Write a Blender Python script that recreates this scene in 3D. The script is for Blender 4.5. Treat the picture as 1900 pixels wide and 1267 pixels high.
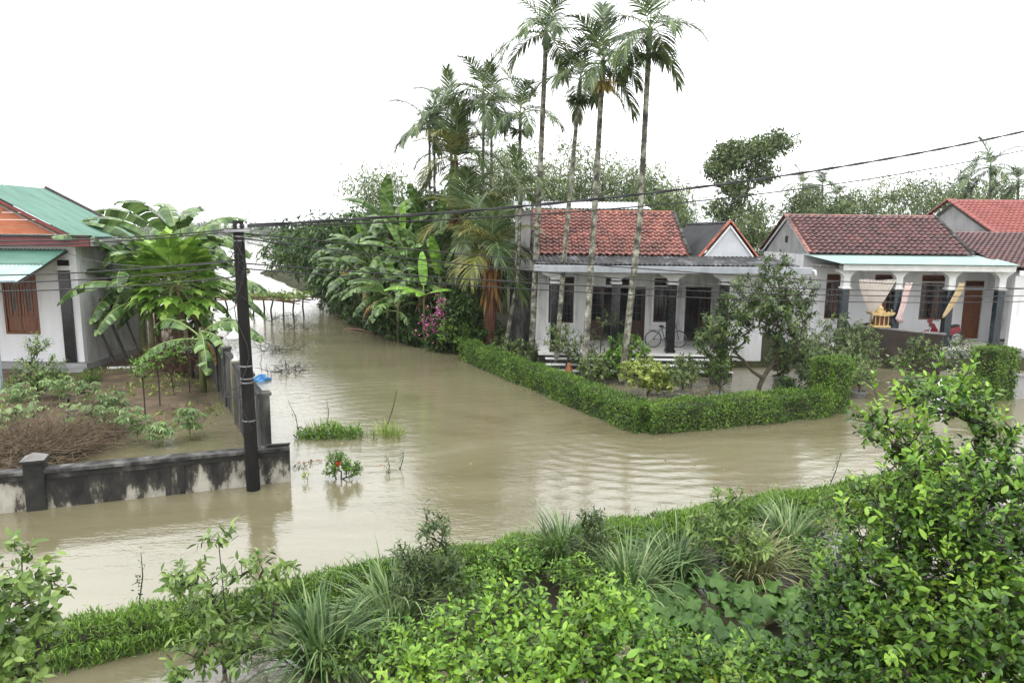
import bpy, math, random
import numpy as np
from mathutils import Vector, Matrix

# ---------------------------------------------------------------- camera, sky, sun, exposure
SC = bpy.context.scene
COL = SC.collection
for _o in list(bpy.data.objects):
    bpy.data.objects.remove(_o)
_cd = bpy.data.cameras.new('camera')
_cam = bpy.data.objects.new('camera', _cd)
COL.objects.link(_cam)
SC.camera = _cam
_cd.sensor_width = 36.0
_cd.lens = 24.63
_cd.clip_start = 0.05
_cd.clip_end = 6000
_cam.matrix_world = (Matrix.Translation((0, 0, 5.2)) @ Matrix.Rotation(math.radians(90 - 8.88), 4, 'X')
                     @ Matrix.Rotation(math.radians(0.6), 4, 'Z'))
SUN_EL, SUN_AZ = 62.0, 200.0
_w = bpy.data.worlds.new('World')
SC.world = _w
_w.use_nodes = True
_nt = _w.node_tree
_nt.nodes.clear()
_sky = _nt.nodes.new('ShaderNodeTexSky')
_sky.sky_type = 'NISHITA'
_sky.sun_disc = False
_sky.sun_elevation = math.radians(SUN_EL)
_sky.sun_rotation = math.radians(SUN_AZ)
_sky.air_density = 1.0
_sky.dust_density = 6.0
_sky.ozone_density = 1.0
_hs = _nt.nodes.new('ShaderNodeHueSaturation')       # cloud deck: nearly colourless daylight
_hs.inputs['Saturation'].default_value = 0.06
_mx = _nt.nodes.new('ShaderNodeMixRGB')              # even overcast
_mx.inputs[0].default_value = 0.75
_mx.inputs[2].default_value = (20.0, 20.3, 20.5, 1)
_bg = _nt.nodes.new('ShaderNodeBackground')
_bg.inputs['Strength'].default_value = 0.15
_out = _nt.nodes.new('ShaderNodeOutputWorld')
_nt.links.new(_sky.outputs[0], _hs.inputs['Color'])
_nt.links.new(_hs.outputs[0], _mx.inputs[1])
_nt.links.new(_mx.outputs[0], _bg.inputs['Color'])
_nt.links.new(_bg.outputs[0], _out.inputs['Surface'])
_ld = bpy.data.lights.new('sun', 'SUN')
_ld.energy = 1.0
_ld.angle = math.radians(25)
_ld.color = (1.0, 0.97, 0.92)
_sun = bpy.data.objects.new('sun', _ld)
COL.objects.link(_sun)
_sun.rotation_euler = (math.radians(90 - SUN_EL), 0, math.radians(180 - SUN_AZ))
SC.view_settings.view_transform = 'Standard'
SC.view_settings.look = 'None'
SC.view_settings.exposure = -0.16
SC.view_settings.gamma = 1.0
SC.view_settings.use_curve_mapping = False
SC.render.engine = 'CYCLES'
SC.cycles.use_denoising = True
SC.cycles.max_bounces = 5
SC.cycles.diffuse_bounces = 2
SC.cycles.glossy_bounces = 3
SC.cycles.transmission_bounces = 4
SC.cycles.transparent_max_bounces = 8
SC.cycles.volume_bounces = 0
SC.cycles.caustics_reflective = False
SC.cycles.caustics_refractive = False

# ---------------------------------------------------------------- helpers
OFF = {}
PI = math.pi
def V3(*a): return np.array(a, dtype=float)
def nrm(a):
    a = np.asarray(a, dtype=float)
    return a / np.maximum(np.linalg.norm(a, axis=-1, keepdims=True), 1e-9)
def tag(o, label=None, cat=None, group=None, kind=None):
    if label: o['label'] = label
    if cat: o['category'] = cat
    if group: o['group'] = group
    if kind: o['kind'] = kind
    return o
def thing(name, label, cat, loc=(0, 0, 0), group=None):
    o = bpy.data.objects.new(name, None)
    o.empty_display_size = 0.2
    COL.objects.link(o)
    o.location = loc
    OFF[o.name] = np.array(loc, dtype=float)
    return tag(o, label, cat, group)
def link(name, me, parent=None, off=None, label=None, kind=None):
    """link a mesh given in world coordinates, under a parent (or with its origin at off)"""
    o = bpy.data.objects.new(name, me)
    COL.objects.link(o)
    d = np.zeros(3)
    if parent is not None:
        o.parent = parent
        d = OFF[parent.name]
    elif off is not None:
        d = np.array(off, dtype=float)
        o.location = off
    if np.any(d):
        me.transform(Matrix.Translation([-k for k in d]))
    OFF[o.name] = d
    if label: o['label'] = label
    if kind: o['kind'] = kind
    return o
def np_mesh(name, V, F, mat, smooth=False):
    V = np.asarray(V, dtype=np.float32); F = np.asarray(F, dtype=np.int32)
    me = bpy.data.meshes.new(name)
    me.vertices.add(len(V)); me.vertices.foreach_set('co', V.ravel())
    me.loops.add(F.size); me.loops.foreach_set('vertex_index', F.ravel())
    me.polygons.add(len(F)); me.polygons.foreach_set('loop_start', np.arange(0, F.size, F.shape[1], dtype=np.int32))
    if smooth: me.polygons.foreach_set('use_smooth', np.ones(len(F), dtype=bool))
    me.update(calc_edges=True)
    me.materials.append(mat)
    return me
class MB:
    def __init__(s): s.v = []; s.f = []; s.m = []; s.mi = 0
    def add(s, vs, fs):
        n = len(s.v); s.v += [tuple(map(float, p)) for p in vs]
        for f in fs: s.f.append(tuple(n + i for i in f)); s.m.append(s.mi)
        return s
    def box(s, x0, x1, y0, y1, z0, z1):
        vs = [(x, y, z) for z in (z0, z1) for y in (y0, y1) for x in (x0, x1)]
        return s.add(vs, [(0, 2, 3, 1), (4, 5, 7, 6), (0, 1, 5, 4), (2, 6, 7, 3), (0, 4, 6, 2), (1, 3, 7, 5)])
    def beam(s, a, b, w, h, up=(0, 0, 1)):
        """square bar from a to b"""
        a = V3(*a); b = V3(*b); d = nrm(b - a); u = V3(*up)
        if abs(np.dot(d, u)) > .98: u = V3(0, 1, 0)
        sd = nrm(np.cross(d, u)); u = np.cross(sd, d)
        vs = [p + sd * i * w / 2 + u * j * h / 2 for p in (a, b) for j in (-1, 1) for i in (-1, 1)]
        return s.add(vs, [(0, 1, 3, 2), (4, 6, 7, 5), (0, 4, 5, 1), (2, 3, 7, 6), (0, 2, 6, 4), (1, 5, 7, 3)])
    def tube(s, pts, rad, n=8, cap=True):
        pts = [V3(*p) for p in pts]
        if not hasattr(rad, '__len__'): rad = [rad] * len(pts)
        u = None; rings = []
        for i, p in enumerate(pts):
            d = nrm(pts[min(i + 1, len(pts) - 1)] - pts[max(i - 1, 0)])
            if u is None:
                u = np.cross(d, V3(0.0, 0, 1) if abs(d[2]) < .9 else V3(1.0, 0, 0))
            u = nrm(u - d * np.dot(u, d)); w = np.cross(d, u)
            rings.append([p + rad[i] * (math.cos(2 * PI * k / n) * u + math.sin(2 * PI * k / n) * w) for k in range(n)])
        vs = [q for r in rings for q in r]
        fs = [(i * n + k, i * n + (k + 1) % n, (i + 1) * n + (k + 1) % n, (i + 1) * n + k) for i in range(len(pts) - 1) for k in range(n)]
        if cap: fs += [tuple(range(n - 1, -1, -1)), tuple((len(pts) - 1) * n + k for k in range(n))]
        return s.add(vs, fs)
    def lathe(s, c, prof, n=12):
        vs = [(c[0] + r * math.cos(2 * PI * k / n), c[1] + r * math.sin(2 * PI * k / n), c[2] + z) for r, z in prof for k in range(n)]
        fs = [(i * n + k, i * n + (k + 1) % n, (i + 1) * n + (k + 1) % n, (i + 1) * n + k) for i in range(len(prof) - 1) for k in range(n)]
        fs += [tuple(range(n - 1, -1, -1)), tuple((len(prof) - 1) * n + k for k in range(n))]
        return s.add(vs, fs)
    def prism(s, poly, d):
        """polygon (3D points) extruded by vector d"""
        n = len(poly); vs = [V3(*p) for p in poly]; vs += [p + V3(*d) for p in vs]
        return s.add(vs, [tuple(range(n - 1, -1, -1)), tuple(range(n, 2 * n))] + [(k, (k + 1) % n, n + (k + 1) % n, n + k) for k in range(n)])
    def mesh(s, name, mat, smooth=False, bevel=0):
        me = bpy.data.meshes.new(name)
        me.from_pydata(s.v, [], s.f)
        for m in (mat if isinstance(mat, (list, tuple)) else [mat]): me.materials.append(m)
        me.polygons.foreach_set('material_index', s.m)
        if smooth: me.polygons.foreach_set('use_smooth', [True] * len(me.polygons))
        import bmesh
        bm = bmesh.new(); bm.from_mesh(me); bmesh.ops.recalc_face_normals(bm, faces=bm.faces)
        if bevel: bmesh.ops.bevel(bm, geom=[e for e in bm.edges if len(e.link_faces) == 2 and e.calc_face_angle(0) > .6], offset=bevel, segments=1, affect='EDGES', clamp_overlap=True)
        bm.to_mesh(me); bm.free()
        me.update()
        return me
    def build(s, name, mat, parent=None, off=None, smooth=False, bevel=0, label=None, kind=None):
        return link(name, s.mesh(name, mat, smooth, bevel), parent, off, label, kind)
def bx(name, mat, parent, x0, x1, y0, y1, z0, z1, bevel=0, label=None):
    return MB().box(x0, x1, y0, y1, z0, z1).build(name, mat, parent, bevel=bevel, label=label)
def inst(name, me, parent, M, label=None):
    """another user of shared mesh data, placed by a matrix in the parent's space"""
    o = bpy.data.objects.new(name, me); COL.objects.link(o)
    if parent is not None: o.parent = parent
    o.matrix_local = M
    OFF[o.name] = np.zeros(3)
    if label: o['label'] = label
    return o
def copy_tree(root, loc, rz=0.0, sc=1.0, label=None):
    r = root.copy(); COL.objects.link(r); r.location = loc; r.rotation_euler = (0, 0, rz); r.scale = (sc, sc, sc)
    OFF[r.name] = np.array(loc, dtype=float)
    if label: r['label'] = label
    for ch in list(root.children):
        c = ch.copy(); COL.objects.link(c); c.parent = r
        for g in list(ch.children):
            d = g.copy(); COL.objects.link(d); d.parent = c
    return r

# ---------------------------------------------------------------- materials
def _base(name):
    m = bpy.data.materials.new(name); m.use_nodes = True
    nt = m.node_tree; b = nt.nodes['Principled BSDF']
    return m, nt, b
def N(nt, t, **kw):
    n = nt.nodes.new(t)
    for k, v in kw.items():
        if k in ('inputs',):
            for a, b in v.items(): n.inputs[a].default_value = b
        else: setattr(n, k, v)
    return n
def c4(c): return (c[0], c[1], c[2], 1)
def ramp(nt, stops):
    r = N(nt, 'ShaderNodeValToRGB'); e = r.color_ramp.elements
    e[0].position, e[0].color = stops[0][0], c4(stops[0][1])
    e[1].position, e[1].color = stops[-1][0], c4(stops[-1][1])
    for p, c in stops[1:-1]:
        x = e.new(p); x.color = c4(c)
    return r
def surf(name, stops, scale=4.0, rough=.7, bump=0.0, bscale=30.0, stretch=(1, 1, 1), metal=0.0, spec=.5, objvar=0.0, coat=0.0, detail=8, dist=0.0):
    """mottled surface: world-space noise through a colour ramp, fine bump"""
    m, nt, b = _base(name)
    L = nt.links.new
    g = N(nt, 'ShaderNodeNewGeometry'); mp = N(nt, 'ShaderNodeMapping'); mp.inputs['Scale'].default_value = stretch
    L(g.outputs['Position'], mp.inputs['Vector'])
    no = N(nt, 'ShaderNodeTexNoise'); no.inputs['Scale'].default_value = scale; no.inputs['Detail'].default_value = detail
    no.inputs['Roughness'].default_value = .62; no.inputs['Distortion'].default_value = dist
    L(mp.outputs[0], no.inputs['Vector'])
    if len(stops) == 1: stops = [(0.3, [k * .82 for k in stops[0]]), (0.7, [min(1, k * 1.12) for k in stops[0]])]
    r = ramp(nt, stops); L(no.outputs['Fac'], r.inputs[0])
    col = r.outputs[0]
    if objvar:
        oi = N(nt, 'ShaderNodeObjectInfo'); mr = N(nt, 'ShaderNodeMapRange'); mr.inputs[3].default_value = 1 - objvar; mr.inputs[4].default_value = 1 + objvar
        hv = N(nt, 'ShaderNodeHueSaturation'); L(oi.outputs['Random'], mr.inputs[0]); L(mr.outputs[0], hv.inputs['Value']); L(col, hv.inputs['Color']); col = hv.outputs[0]
    L(col, b.inputs['Base Color'])
    b.inputs['Roughness'].default_value = rough; b.inputs['Metallic'].default_value = metal
    b.inputs['Specular IOR Level'].default_value = spec
    if coat: b.inputs['Coat Weight'].default_value = coat; b.inputs['Coat Roughness'].default_value = .1
    if bump:
        n2 = N(nt, 'ShaderNodeTexNoise'); n2.inputs['Scale'].default_value = bscale; n2.inputs['Detail'].default_value = 5
        L(mp.outputs[0], n2.inputs['Vector'])
        bp = N(nt, 'ShaderNodeBump'); bp.inputs['Strength'].default_value = bump; bp.inputs['Distance'].default_value = .02
        L(n2.outputs['Fac'], bp.inputs['Height']); L(bp.outputs[0], b.inputs['Normal'])
    return m
def leafmat(name, dark, mid, light, trans=.25, rough=.46, spec=.36, brown=None):
    """leaf colour varies leaf by leaf and plant by plant; light passes through the blade"""
    m, nt, b = _base(name); L = nt.links.new
    g = N(nt, 'ShaderNodeNewGeometry'); oi = N(nt, 'ShaderNodeObjectInfo')
    no = N(nt, 'ShaderNodeTexNoise'); no.inputs['Scale'].default_value = 1.1; no.inputs['Detail'].default_value = 3
    L(g.outputs['Position'], no.inputs['Vector'])
    a1 = N(nt, 'ShaderNodeMath', operation='MULTIPLY_ADD'); a1.inputs[1].default_value = .62; L(g.outputs['Random Per Island'], a1.inputs[0])
    a2 = N(nt, 'ShaderNodeMath', operation='MULTIPLY_ADD'); a2.inputs[1].default_value = .9; a2.inputs[2].default_value = -.3; L(no.outputs['Fac'], a2.inputs[0])
    L(a2.outputs[0], a1.inputs[2])
    a3 = N(nt, 'ShaderNodeMath', operation='MULTIPLY_ADD'); a3.inputs[1].default_value = .2; L(oi.outputs['Random'], a3.inputs[0]); L(a1.outputs[0], a3.inputs[2])
    st = [(0.12, [k * .8 for k in dark]), (0.5, mid), (0.88, [k * 1.18 for k in light])]
    if brown: st.append((0.99, brown))
    r = ramp(nt, st); L(a3.outputs[0], r.inputs[0])
    L(r.outputs[0], b.inputs['Base Color']); b.inputs['Roughness'].default_value = rough * .8; b.inputs['Specular IOR Level'].default_value = spec
    if trans:
        t = N(nt, 'ShaderNodeBsdfTranslucent'); hv = N(nt, 'ShaderNodeHueSaturation'); hv.inputs['Value'].default_value = 1.5; hv.inputs['Hue'].default_value = .49
        L(r.outputs[0], hv.inputs['Color']); L(hv.outputs[0], t.inputs['Color'])
        mx = N(nt, 'ShaderNodeMixShader'); mx.inputs[0].default_value = trans * .55
        L(b.outputs[0], mx.inputs[1]); L(t.outputs[0], mx.inputs[2]); L(mx.outputs[0], nt.nodes['Material Output'].inputs['Surface'])
    return m

M = {}
M['plaster'] = surf('white_plaster', [(.30, (.25, .25, .235)), (.40, (.48, .48, .47)), (.50, (.62, .62, .61)), (.7, (.70, .70, .69))], 2.0, .8, .2, 40, stretch=(1.4, 1.4, .3), detail=10)
M['plaster_clean'] = surf('clean_white_paint', [(.28, (.56, .56, .56)), (.42, (.72, .72, .74)), (.7, (.79, .79, .81))], 1.8, .75, .1, 40, stretch=(1.3, 1.3, .25), detail=10)
M['plaster_stain'] = surf('weathered_white_wall', [(.30, (.20, .20, .19)), (.46, (.46, .46, .45)), (.62, (.66, .66, .66))], 1.3, .85, .2, 30, stretch=(1, 1, .35))
M['trim'] = surf('white_trim', [(.3, (.62, .62, .62)), (.7, (.78, .78, .78))], 3, .6)
M['gutter'] = surf('grey_painted_gutter', [(.3, (.27, .29, .32)), (.7, (.40, .42, .45))], 3, .5, stretch=(1, 1, .4))
M['concrete'] = surf('grey_concrete', [(.3, (.24, .24, .24)), (.7, (.42, .42, .42))], 1.6, .9, .3, 40, stretch=(1, 1, .5))
M['pediment'] = surf('pale_blue_grey_render', [(.3, (.45, .47, .50)), (.7, (.60, .62, .65))], 1.5, .8, .1)
M['mould'] = surf('black_mould_plaster', [(.38, (.012, .011, .010)), (.505, (.045, .04, .034)), (.525, (.20, .185, .15)), (.60, (.42, .40, .35))], 1.9, .9, .35, 35, stretch=(1.5, 1.5, .5), dist=.12)
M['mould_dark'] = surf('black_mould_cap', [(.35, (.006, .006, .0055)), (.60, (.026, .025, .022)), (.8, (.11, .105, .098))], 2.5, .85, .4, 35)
M['mould_grey'] = surf('weathered_grey_wall', [(.34, (.010, .010, .0095)), (.47, (.038, .037, .035)), (.57, (.085, .083, .079)), (.72, (.20, .197, .187))], 2.4, .9, .5, 35, stretch=(1.5, 1.5, .4), detail=10)
M['tile_floor'] = surf('pale_floor_tile', [(.3, (.60, .59, .57)), (.7, (.72, .71, .69))], 1.2, .18, spec=.5)
M['blacktile'] = surf('black_glazed_tile', [(.3, (.008, .009, .010)), (.7, (.018, .020, .022))], 3, .18, spec=.55)
M['bluetile'] = surf('blue_black_glazed_tile', [(.3, (.012, .018, .024)), (.7, (.028, .038, .046))], 3, .2, spec=.55)
M['blackstone'] = surf('black_step_stone', [(.3, (.010, .010, .010)), (.7, (.022, .021, .02))], 3, .35)
M['tile_red'] = surf('weathered_red_roof_tile', [(.28, (.07, .030, .026)), (.42, (.17, .064, .050)), (.55, (.25, .088, .066)), (.74, (.36, .150, .115))], 1.6, .34, .2, 60, objvar=.28, spec=.6)
M['tile_maroon'] = surf('maroon_roof_tile', [(.28, (.050, .022, .022)), (.55, (.105, .040, .038)), (.8, (.17, .066, .056))], 1.8, .34, .2, 60, objvar=.32, spec=.6)
M['tile_pink'] = surf('pinkish_red_roof_tile', [(.3, (.24, .065, .055)), (.7, (.35, .105, .088))], 1.2, .5, .15, 60)
M['ridge_orange'] = surf('orange_ridge_tile', [(.28, (.14, .04, .026)), (.5, (.33, .085, .045)), (.75, (.45, .145, .08))], 2.4, .45, .2, 60, objvar=.15)
M['fibro_dark'] = surf('blackened_fibre_cement', [(.36, (.008, .008, .009)), (.52, (.035, .036, .039)), (.70, (.20, .205, .22))], 2.2, .6, .3, 30, stretch=(1, .4, 1))
M['fibro_black'] = surf('dark_corrugated_sheet', [(.3, (.018, .0185, .021)), (.7, (.055, .056, .062))], 1.4, .55, .2)
M['sheet_white'] = surf('whitish_metal_sheet', [(.3, (.52, .53, .56)), (.7, (.70, .71, .74))], 1.2, .45)
M['sheet_mint'] = surf('mint_metal_sheet', [(.3, (.27, .385, .355)), (.7, (.36, .475, .44))], 1.0, .45)
M['sheet_green'] = surf('green_metal_sheet', [(.30, (.06, .13, .10)), (.45, (.10, .22, .17)), (.7, (.145, .275, .22))], 1.6, .4, stretch=(.5, 2, .5))
M['sheet_greenpale'] = surf('pale_green_metal_sheet', [(.3, (.26, .40, .36)), (.6, (.42, .54, .51)), (.8, (.12, .30, .24))], 1.6, .35, stretch=(1, .3, 1))  # paler green than the upper awning sheet, with some darker patches
M['wood'] = surf('varnished_wood', [(.3, (.10, .032, .012)), (.7, (.22, .08, .032))], 3, .4, .1, 60, stretch=(6, 6, .6))
M['wood_dark'] = surf('dark_brown_joinery', [(.3, (.025, .012, .008)), (.7, (.06, .028, .018))], 3, .4, stretch=(6, 6, .6))
M['wood_orange'] = surf('orange_painted_boards', [(.3, (.40, .115, .05)), (.55, (.56, .19, .095)), (.8, (.66, .30, .18))], 1.8, .65, .15, 50, stretch=(.5, 1, 2))
M['maroon'] = surf('maroon_fascia_paint', [(.3, (.10, .02, .022)), (.7, (.19, .045, .045))], 2, .55)
M['oldwood'] = surf('grey_weathered_wood', [(.3, (.035, .03, .026)), (.7, (.12, .105, .09))], 4, .85, .3, 60, stretch=(4, 4, .5))
M['greywood'] = surf('pale_weathered_board', [(.3, (.12, .115, .11)), (.7, (.30, .29, .28))], 3, .8, .2, 60)
M['pole'] = surf('wet_black_concrete', [(.3, (.005, .0045, .004)), (.55, (.012, .011, .010)), (.8, (.030, .027, .024))], 2.2, .8, .6, 25, stretch=(1, 1, .35), spec=.25)
M['wire'] = surf('black_cable', [(.3, (.012, .012, .013)), (.7, (.022, .022, .024))], 5, .5)
M['steel'] = surf('galvanised_steel', [(.3, (.22, .22, .23)), (.7, (.38, .38, .39))], 4, .45, metal=.6)
M['white_metal'] = surf('white_painted_metal', [(.3, (.66, .66, .67)), (.7, (.80, .80, .80))], 4, .4)
M['lampglass'] = surf('frosted_lamp_glass', [(.3, (.60, .62, .64)), (.7, (.72, .73, .74))], 4, .2)
M['cream'] = surf('stained_cream_pillar', [(.3, (.06, .06, .035)), (.5, (.20, .185, .12)), (.7, (.34, .32, .25))], 2, .85, .2, 40, stretch=(1, 1, .4))
M['bluepaint'] = surf('pale_blue_post_paint', [(.3, (.34, .42, .50)), (.7, (.48, .56, .62))], 3, .6)
M['black'] = surf('black_rubber', [(.3, (.008, .008, .008)), (.7, (.018, .018, .018))], 5, .6)
M['chrome'] = surf('dull_chrome', [(.3, (.45, .45, .46)), (.7, (.6, .6, .6))], 5, .22, metal=1)
M['red_paint'] = surf('dark_red_motorbike_paint', [(.3, (.16, .012, .018)), (.7, (.26, .03, .035))], 4, .25, spec=.6)
M['gold'] = surf('gilt_paint', [(.3, (.28, .16, .04)), (.5, (.50, .36, .15)), (.75, (.68, .58, .36))], 14, .4, .2)
M['curtain'] = surf('cream_curtain_cloth', [(.3, (.54, .48, .43)), (.7, (.66, .60, .55))], 3, .85)
M['pinkcloth'] = surf('pink_white_curtain_cloth', [(.3, (.66, .36, .34)), (.5, (.74, .58, .56)), (.7, (.78, .72, .70))], 4, .85, stretch=(3, 3, .6))
M['yellowcloth'] = surf('faded_yellow_blind_cloth', [(.3, (.50, .36, .18)), (.7, (.66, .54, .34))], 4, .85)
M['terracotta'] = surf('terracotta_pot', [(.3, (.20, .085, .045)), (.7, (.32, .15, .08))], 5, .8, .1)
M['pot_grey'] = surf('grey_cement_pot', [(.3, (.12, .12, .115)), (.7, (.25, .25, .24))], 5, .85, .1)
M['orange_cloth'] = surf('orange_plastic', [(.3, (.20, .065, .018)), (.7, (.30, .11, .03))], 5, .5)
M['blue_plastic'] = surf('blue_plastic_bag', [(.3, (.03, .16, .45)), (.7, (.08, .32, .66))], 5, .3)
M['bark'] = surf('brown_bark', [(.3, (.035, .026, .018)), (.7, (.11, .085, .06))], 6, .9, .4, 40, stretch=(2, 2, .6))
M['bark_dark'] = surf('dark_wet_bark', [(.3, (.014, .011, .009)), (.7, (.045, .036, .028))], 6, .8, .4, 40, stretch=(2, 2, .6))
M['twig'] = surf('dry_brown_twigs', [(.3, (.09, .05, .03)), (.7, (.22, .13, .085))], 6, .9)
M['straw'] = surf('dry_straw', [(.3, (.06, .042, .026)), (.55, (.17, .125, .080)), (.75, (.36, .29, .20))], 7, .9)
M['bananastem'] = surf('banana_stem_sheath', [(.3, (.06, .055, .025)), (.55, (.14, .16, .06)), (.8, (.20, .15, .08))], 3, .5, .2, 30, stretch=(3, 3, .5))
M['papayastem'] = surf('papaya_stem', [(.3, (.13, .085, .045)), (.7, (.26, .19, .12))], 6, .8, .3, 30, stretch=(1, 1, 4))
M['redtrunk'] = surf('red_brown_fibrous_trunk', [(.3, (.05, .022, .015)), (.6, (.12, .05, .032)), (.8, (.22, .12, .08))], 5, .9, .6, 30, stretch=(3, 3, .5))
M['fruit'] = surf('lime_fruit_skin', [(.3, (.035, .085, .012)), (.7, (.10, .20, .03))], 6, .35, .1, 120, objvar=.3)
M['flower_pink'] = leafmat('magenta_bracts', (.30, .02, .16), (.50, .07, .30), (.66, .25, .45), .2)
M['flower_red'] = leafmat('red_petals', (.40, .01, .01), (.6, .03, .02), (.7, .10, .05), .2)
M['areca_flower'] = leafmat('areca_spadix', (.20, .14, .03), (.36, .28, .07), (.50, .42, .14), .2)
M['lime'] = leafmat('citrus_leaf', (.012, .036, .006), (.042, .105, .013), (.15, .265, .035), .28, .34, brown=(.24, .27, .03))
M['lime_young'] = leafmat('citrus_new_leaf', (.08, .19, .020), (.16, .32, .034), (.30, .45, .07), .35, .38)
M['cal'] = leafmat('bright_citrus_leaf', (.026, .075, .010), (.085, .19, .020), (.22, .37, .045), .33, .38)
M['squash'] = leafmat('squash_leaf', (.018, .050, .010), (.045, .105, .020), (.10, .185, .040), .22, .5, .3)
M['lemongrass'] = leafmat('lemongrass_blade', (.030, .075, .018), (.085, .16, .045), (.26, .34, .15), .25, .5)
M['lemongrass_dry'] = leafmat('drying_lemongrass_blade', (.08, .11, .035), (.20, .22, .09), (.36, .34, .18), .2, .6)
M['hedge'] = leafmat('hedge_leaf', (.024, .062, .008), (.078, .165, .018), (.19, .30, .040), .22, .5)
M['hedge_fresh'] = leafmat('bamboo_hedge_leaf', (.035, .085, .010), (.10, .20, .022), (.21, .34, .05), .28, .5)
M['mango'] = leafmat('young_tree_leaf', (.050, .10, .020), (.11, .19, .040), (.22, .31, .085), .28, .42)
M['darkleaf'] = leafmat('dark_shrub_leaf', (.018, .038, .010), (.045, .080, .020), (.10, .15, .040), .22, .45)
M['treeleaf'] = leafmat('garden_tree_leaf', (.022, .048, .014), (.075, .125, .036), (.19, .25, .085), .22, .45)
M['yellowleaf'] = leafmat('yellow_green_leaf', (.12, .19, .03), (.25, .33, .06), (.44, .49, .14), .3, .45)
M['greenleaf'] = leafmat('fresh_green_leaf', (.04, .10, .012), (.09, .19, .022), (.16, .29, .04), .28, .45)
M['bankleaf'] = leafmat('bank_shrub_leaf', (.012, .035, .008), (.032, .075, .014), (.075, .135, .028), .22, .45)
M['bamboo'] = leafmat('bamboo_leaf', (.050, .085, .026), (.115, .165, .055), (.23, .29, .12), .3, .5)
M['fartree'] = leafmat('far_tree_leaf', (.030, .055, .020), (.070, .11, .038), (.15, .20, .075), .25, .5)
M['palm'] = leafmat('areca_leaflet', (.022, .050, .017), (.058, .100, .034), (.14, .19, .075), .22, .4)
M['palm_yellow'] = leafmat('yellowing_palm_leaflet', (.06, .085, .018), (.13, .15, .035), (.26, .24, .06), .25, .45)
M['banana'] = leafmat('banana_leaf_blade', (.034, .080, .018), (.080, .160, .036), (.19, .29, .095), .28, .34, .55)
M['banana_young'] = leafmat('young_banana_leaf', (.10, .24, .022), (.17, .36, .035), (.26, .46, .06), .38, .38)
M['banana_dead'] = leafmat('dead_banana_leaf', (.10, .045, .018), (.24, .12, .045), (.40, .23, .09), .15, .7, .2)
M['papaya'] = leafmat('papaya_leaf', (.06, .14, .016), (.14, .27, .035), (.28, .42, .08), .3, .42)
M['cassava'] = leafmat('cassava_leaf', (.06, .12, .035), (.12, .20, .065), (.24, .33, .13), .28, .45)
M['weed'] = leafmat('flood_grass', (.06, .11, .02), (.14, .22, .035), (.26, .34, .07), .28, .5)
M['midrib'] = surf('leaf_midrib', [(.3, (.16, .22, .07)), (.7, (.28, .34, .13))], 4, .5)
M['areca_trunk'] = surf('ringed_palm_trunk_base', [(.3, (.16, .15, .13)), (.7, (.34, .33, .30))], 6, .85)
M['shaft'] = surf('green_crownshaft', [(.3, (.05, .085, .03)), (.7, (.10, .15, .06))], 4, .45)
def _ringed():
    """areca trunk: grey-green with pale leaf scars and lichen blotches"""
    m, nt, b = _base('ringed_palm_trunk'); L = nt.links.new
    g = N(nt, 'ShaderNodeNewGeometry')
    no = N(nt, 'ShaderNodeTexNoise'); no.inputs['Scale'].default_value = 3.6; no.inputs['Detail'].default_value = 9; no.inputs['Roughness'].default_value = .68; L(g.outputs['Position'], no.inputs['Vector'])
    r = ramp(nt, [(.38, (.018, .016, .012)), (.47, (.075, .070, .050)), (.55, (.19, .19, .145)), (.70, (.40, .40, .34))]); L(no.outputs['Fac'], r.inputs[0])
    L(r.outputs[0], b.inputs['Base Color']); b.inputs['Roughness'].default_value = .85
    return m
M['areca_trunk'] = _ringed()

def _mould_wall():
    """plaster with black algae running down from the coping and bare cream patches low down"""
    m, nt, b = _base('algae_streaked_plaster'); L = nt.links.new
    g = N(nt, 'ShaderNodeNewGeometry'); mp = N(nt, 'ShaderNodeMapping'); mp.inputs['Scale'].default_value = (1.7, 1.7, .65); L(g.outputs['Position'], mp.inputs['Vector'])
    n1 = N(nt, 'ShaderNodeTexNoise'); n1.inputs['Scale'].default_value = 1.5; n1.inputs['Detail'].default_value = 9; n1.inputs['Roughness'].default_value = .66; L(mp.outputs[0], n1.inputs['Vector'])
    n2 = N(nt, 'ShaderNodeTexNoise'); n2.inputs['Scale'].default_value = .55; n2.inputs['Detail'].default_value = 5; L(g.outputs['Position'], n2.inputs['Vector'])
    sp = N(nt, 'ShaderNodeSeparateXYZ'); L(g.outputs['Position'], sp.inputs[0])
    h = N(nt, 'ShaderNodeMapRange'); h.inputs[1].default_value = 0.05; h.inputs[2].default_value = .62; h.inputs[3].default_value = .055; h.inputs[4].default_value = -.10; L(sp.outputs[2], h.inputs[0])
    a = N(nt, 'ShaderNodeMath', operation='ADD'); L(n1.outputs['Fac'], a.inputs[0]); L(h.outputs[0], a.inputs[1])
    a2 = N(nt, 'ShaderNodeMath', operation='MULTIPLY_ADD'); a2.inputs[1].default_value = .45; L(n2.outputs['Fac'], a2.inputs[0]); L(a.outputs[0], a2.inputs[2])
    r = ramp(nt, [(.58, (.009, .008, .0075)), (.69, (.032, .029, .025)), (.735, (.09, .082, .068)), (.755, (.25, .235, .20)), (.86, (.42, .40, .35))]); L(a2.outputs[0], r.inputs[0])
    L(r.outputs[0], b.inputs['Base Color']); b.inputs['Roughness'].default_value = .85
    bp = N(nt, 'ShaderNodeBump'); bp.inputs['Strength'].default_value = .5; bp.inputs['Distance'].default_value = .02; L(n1.outputs['Fac'], bp.inputs['Height']); L(bp.outputs[0], b.inputs['Normal'])
    return m
M['mould'] = _mould_wall()

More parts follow.
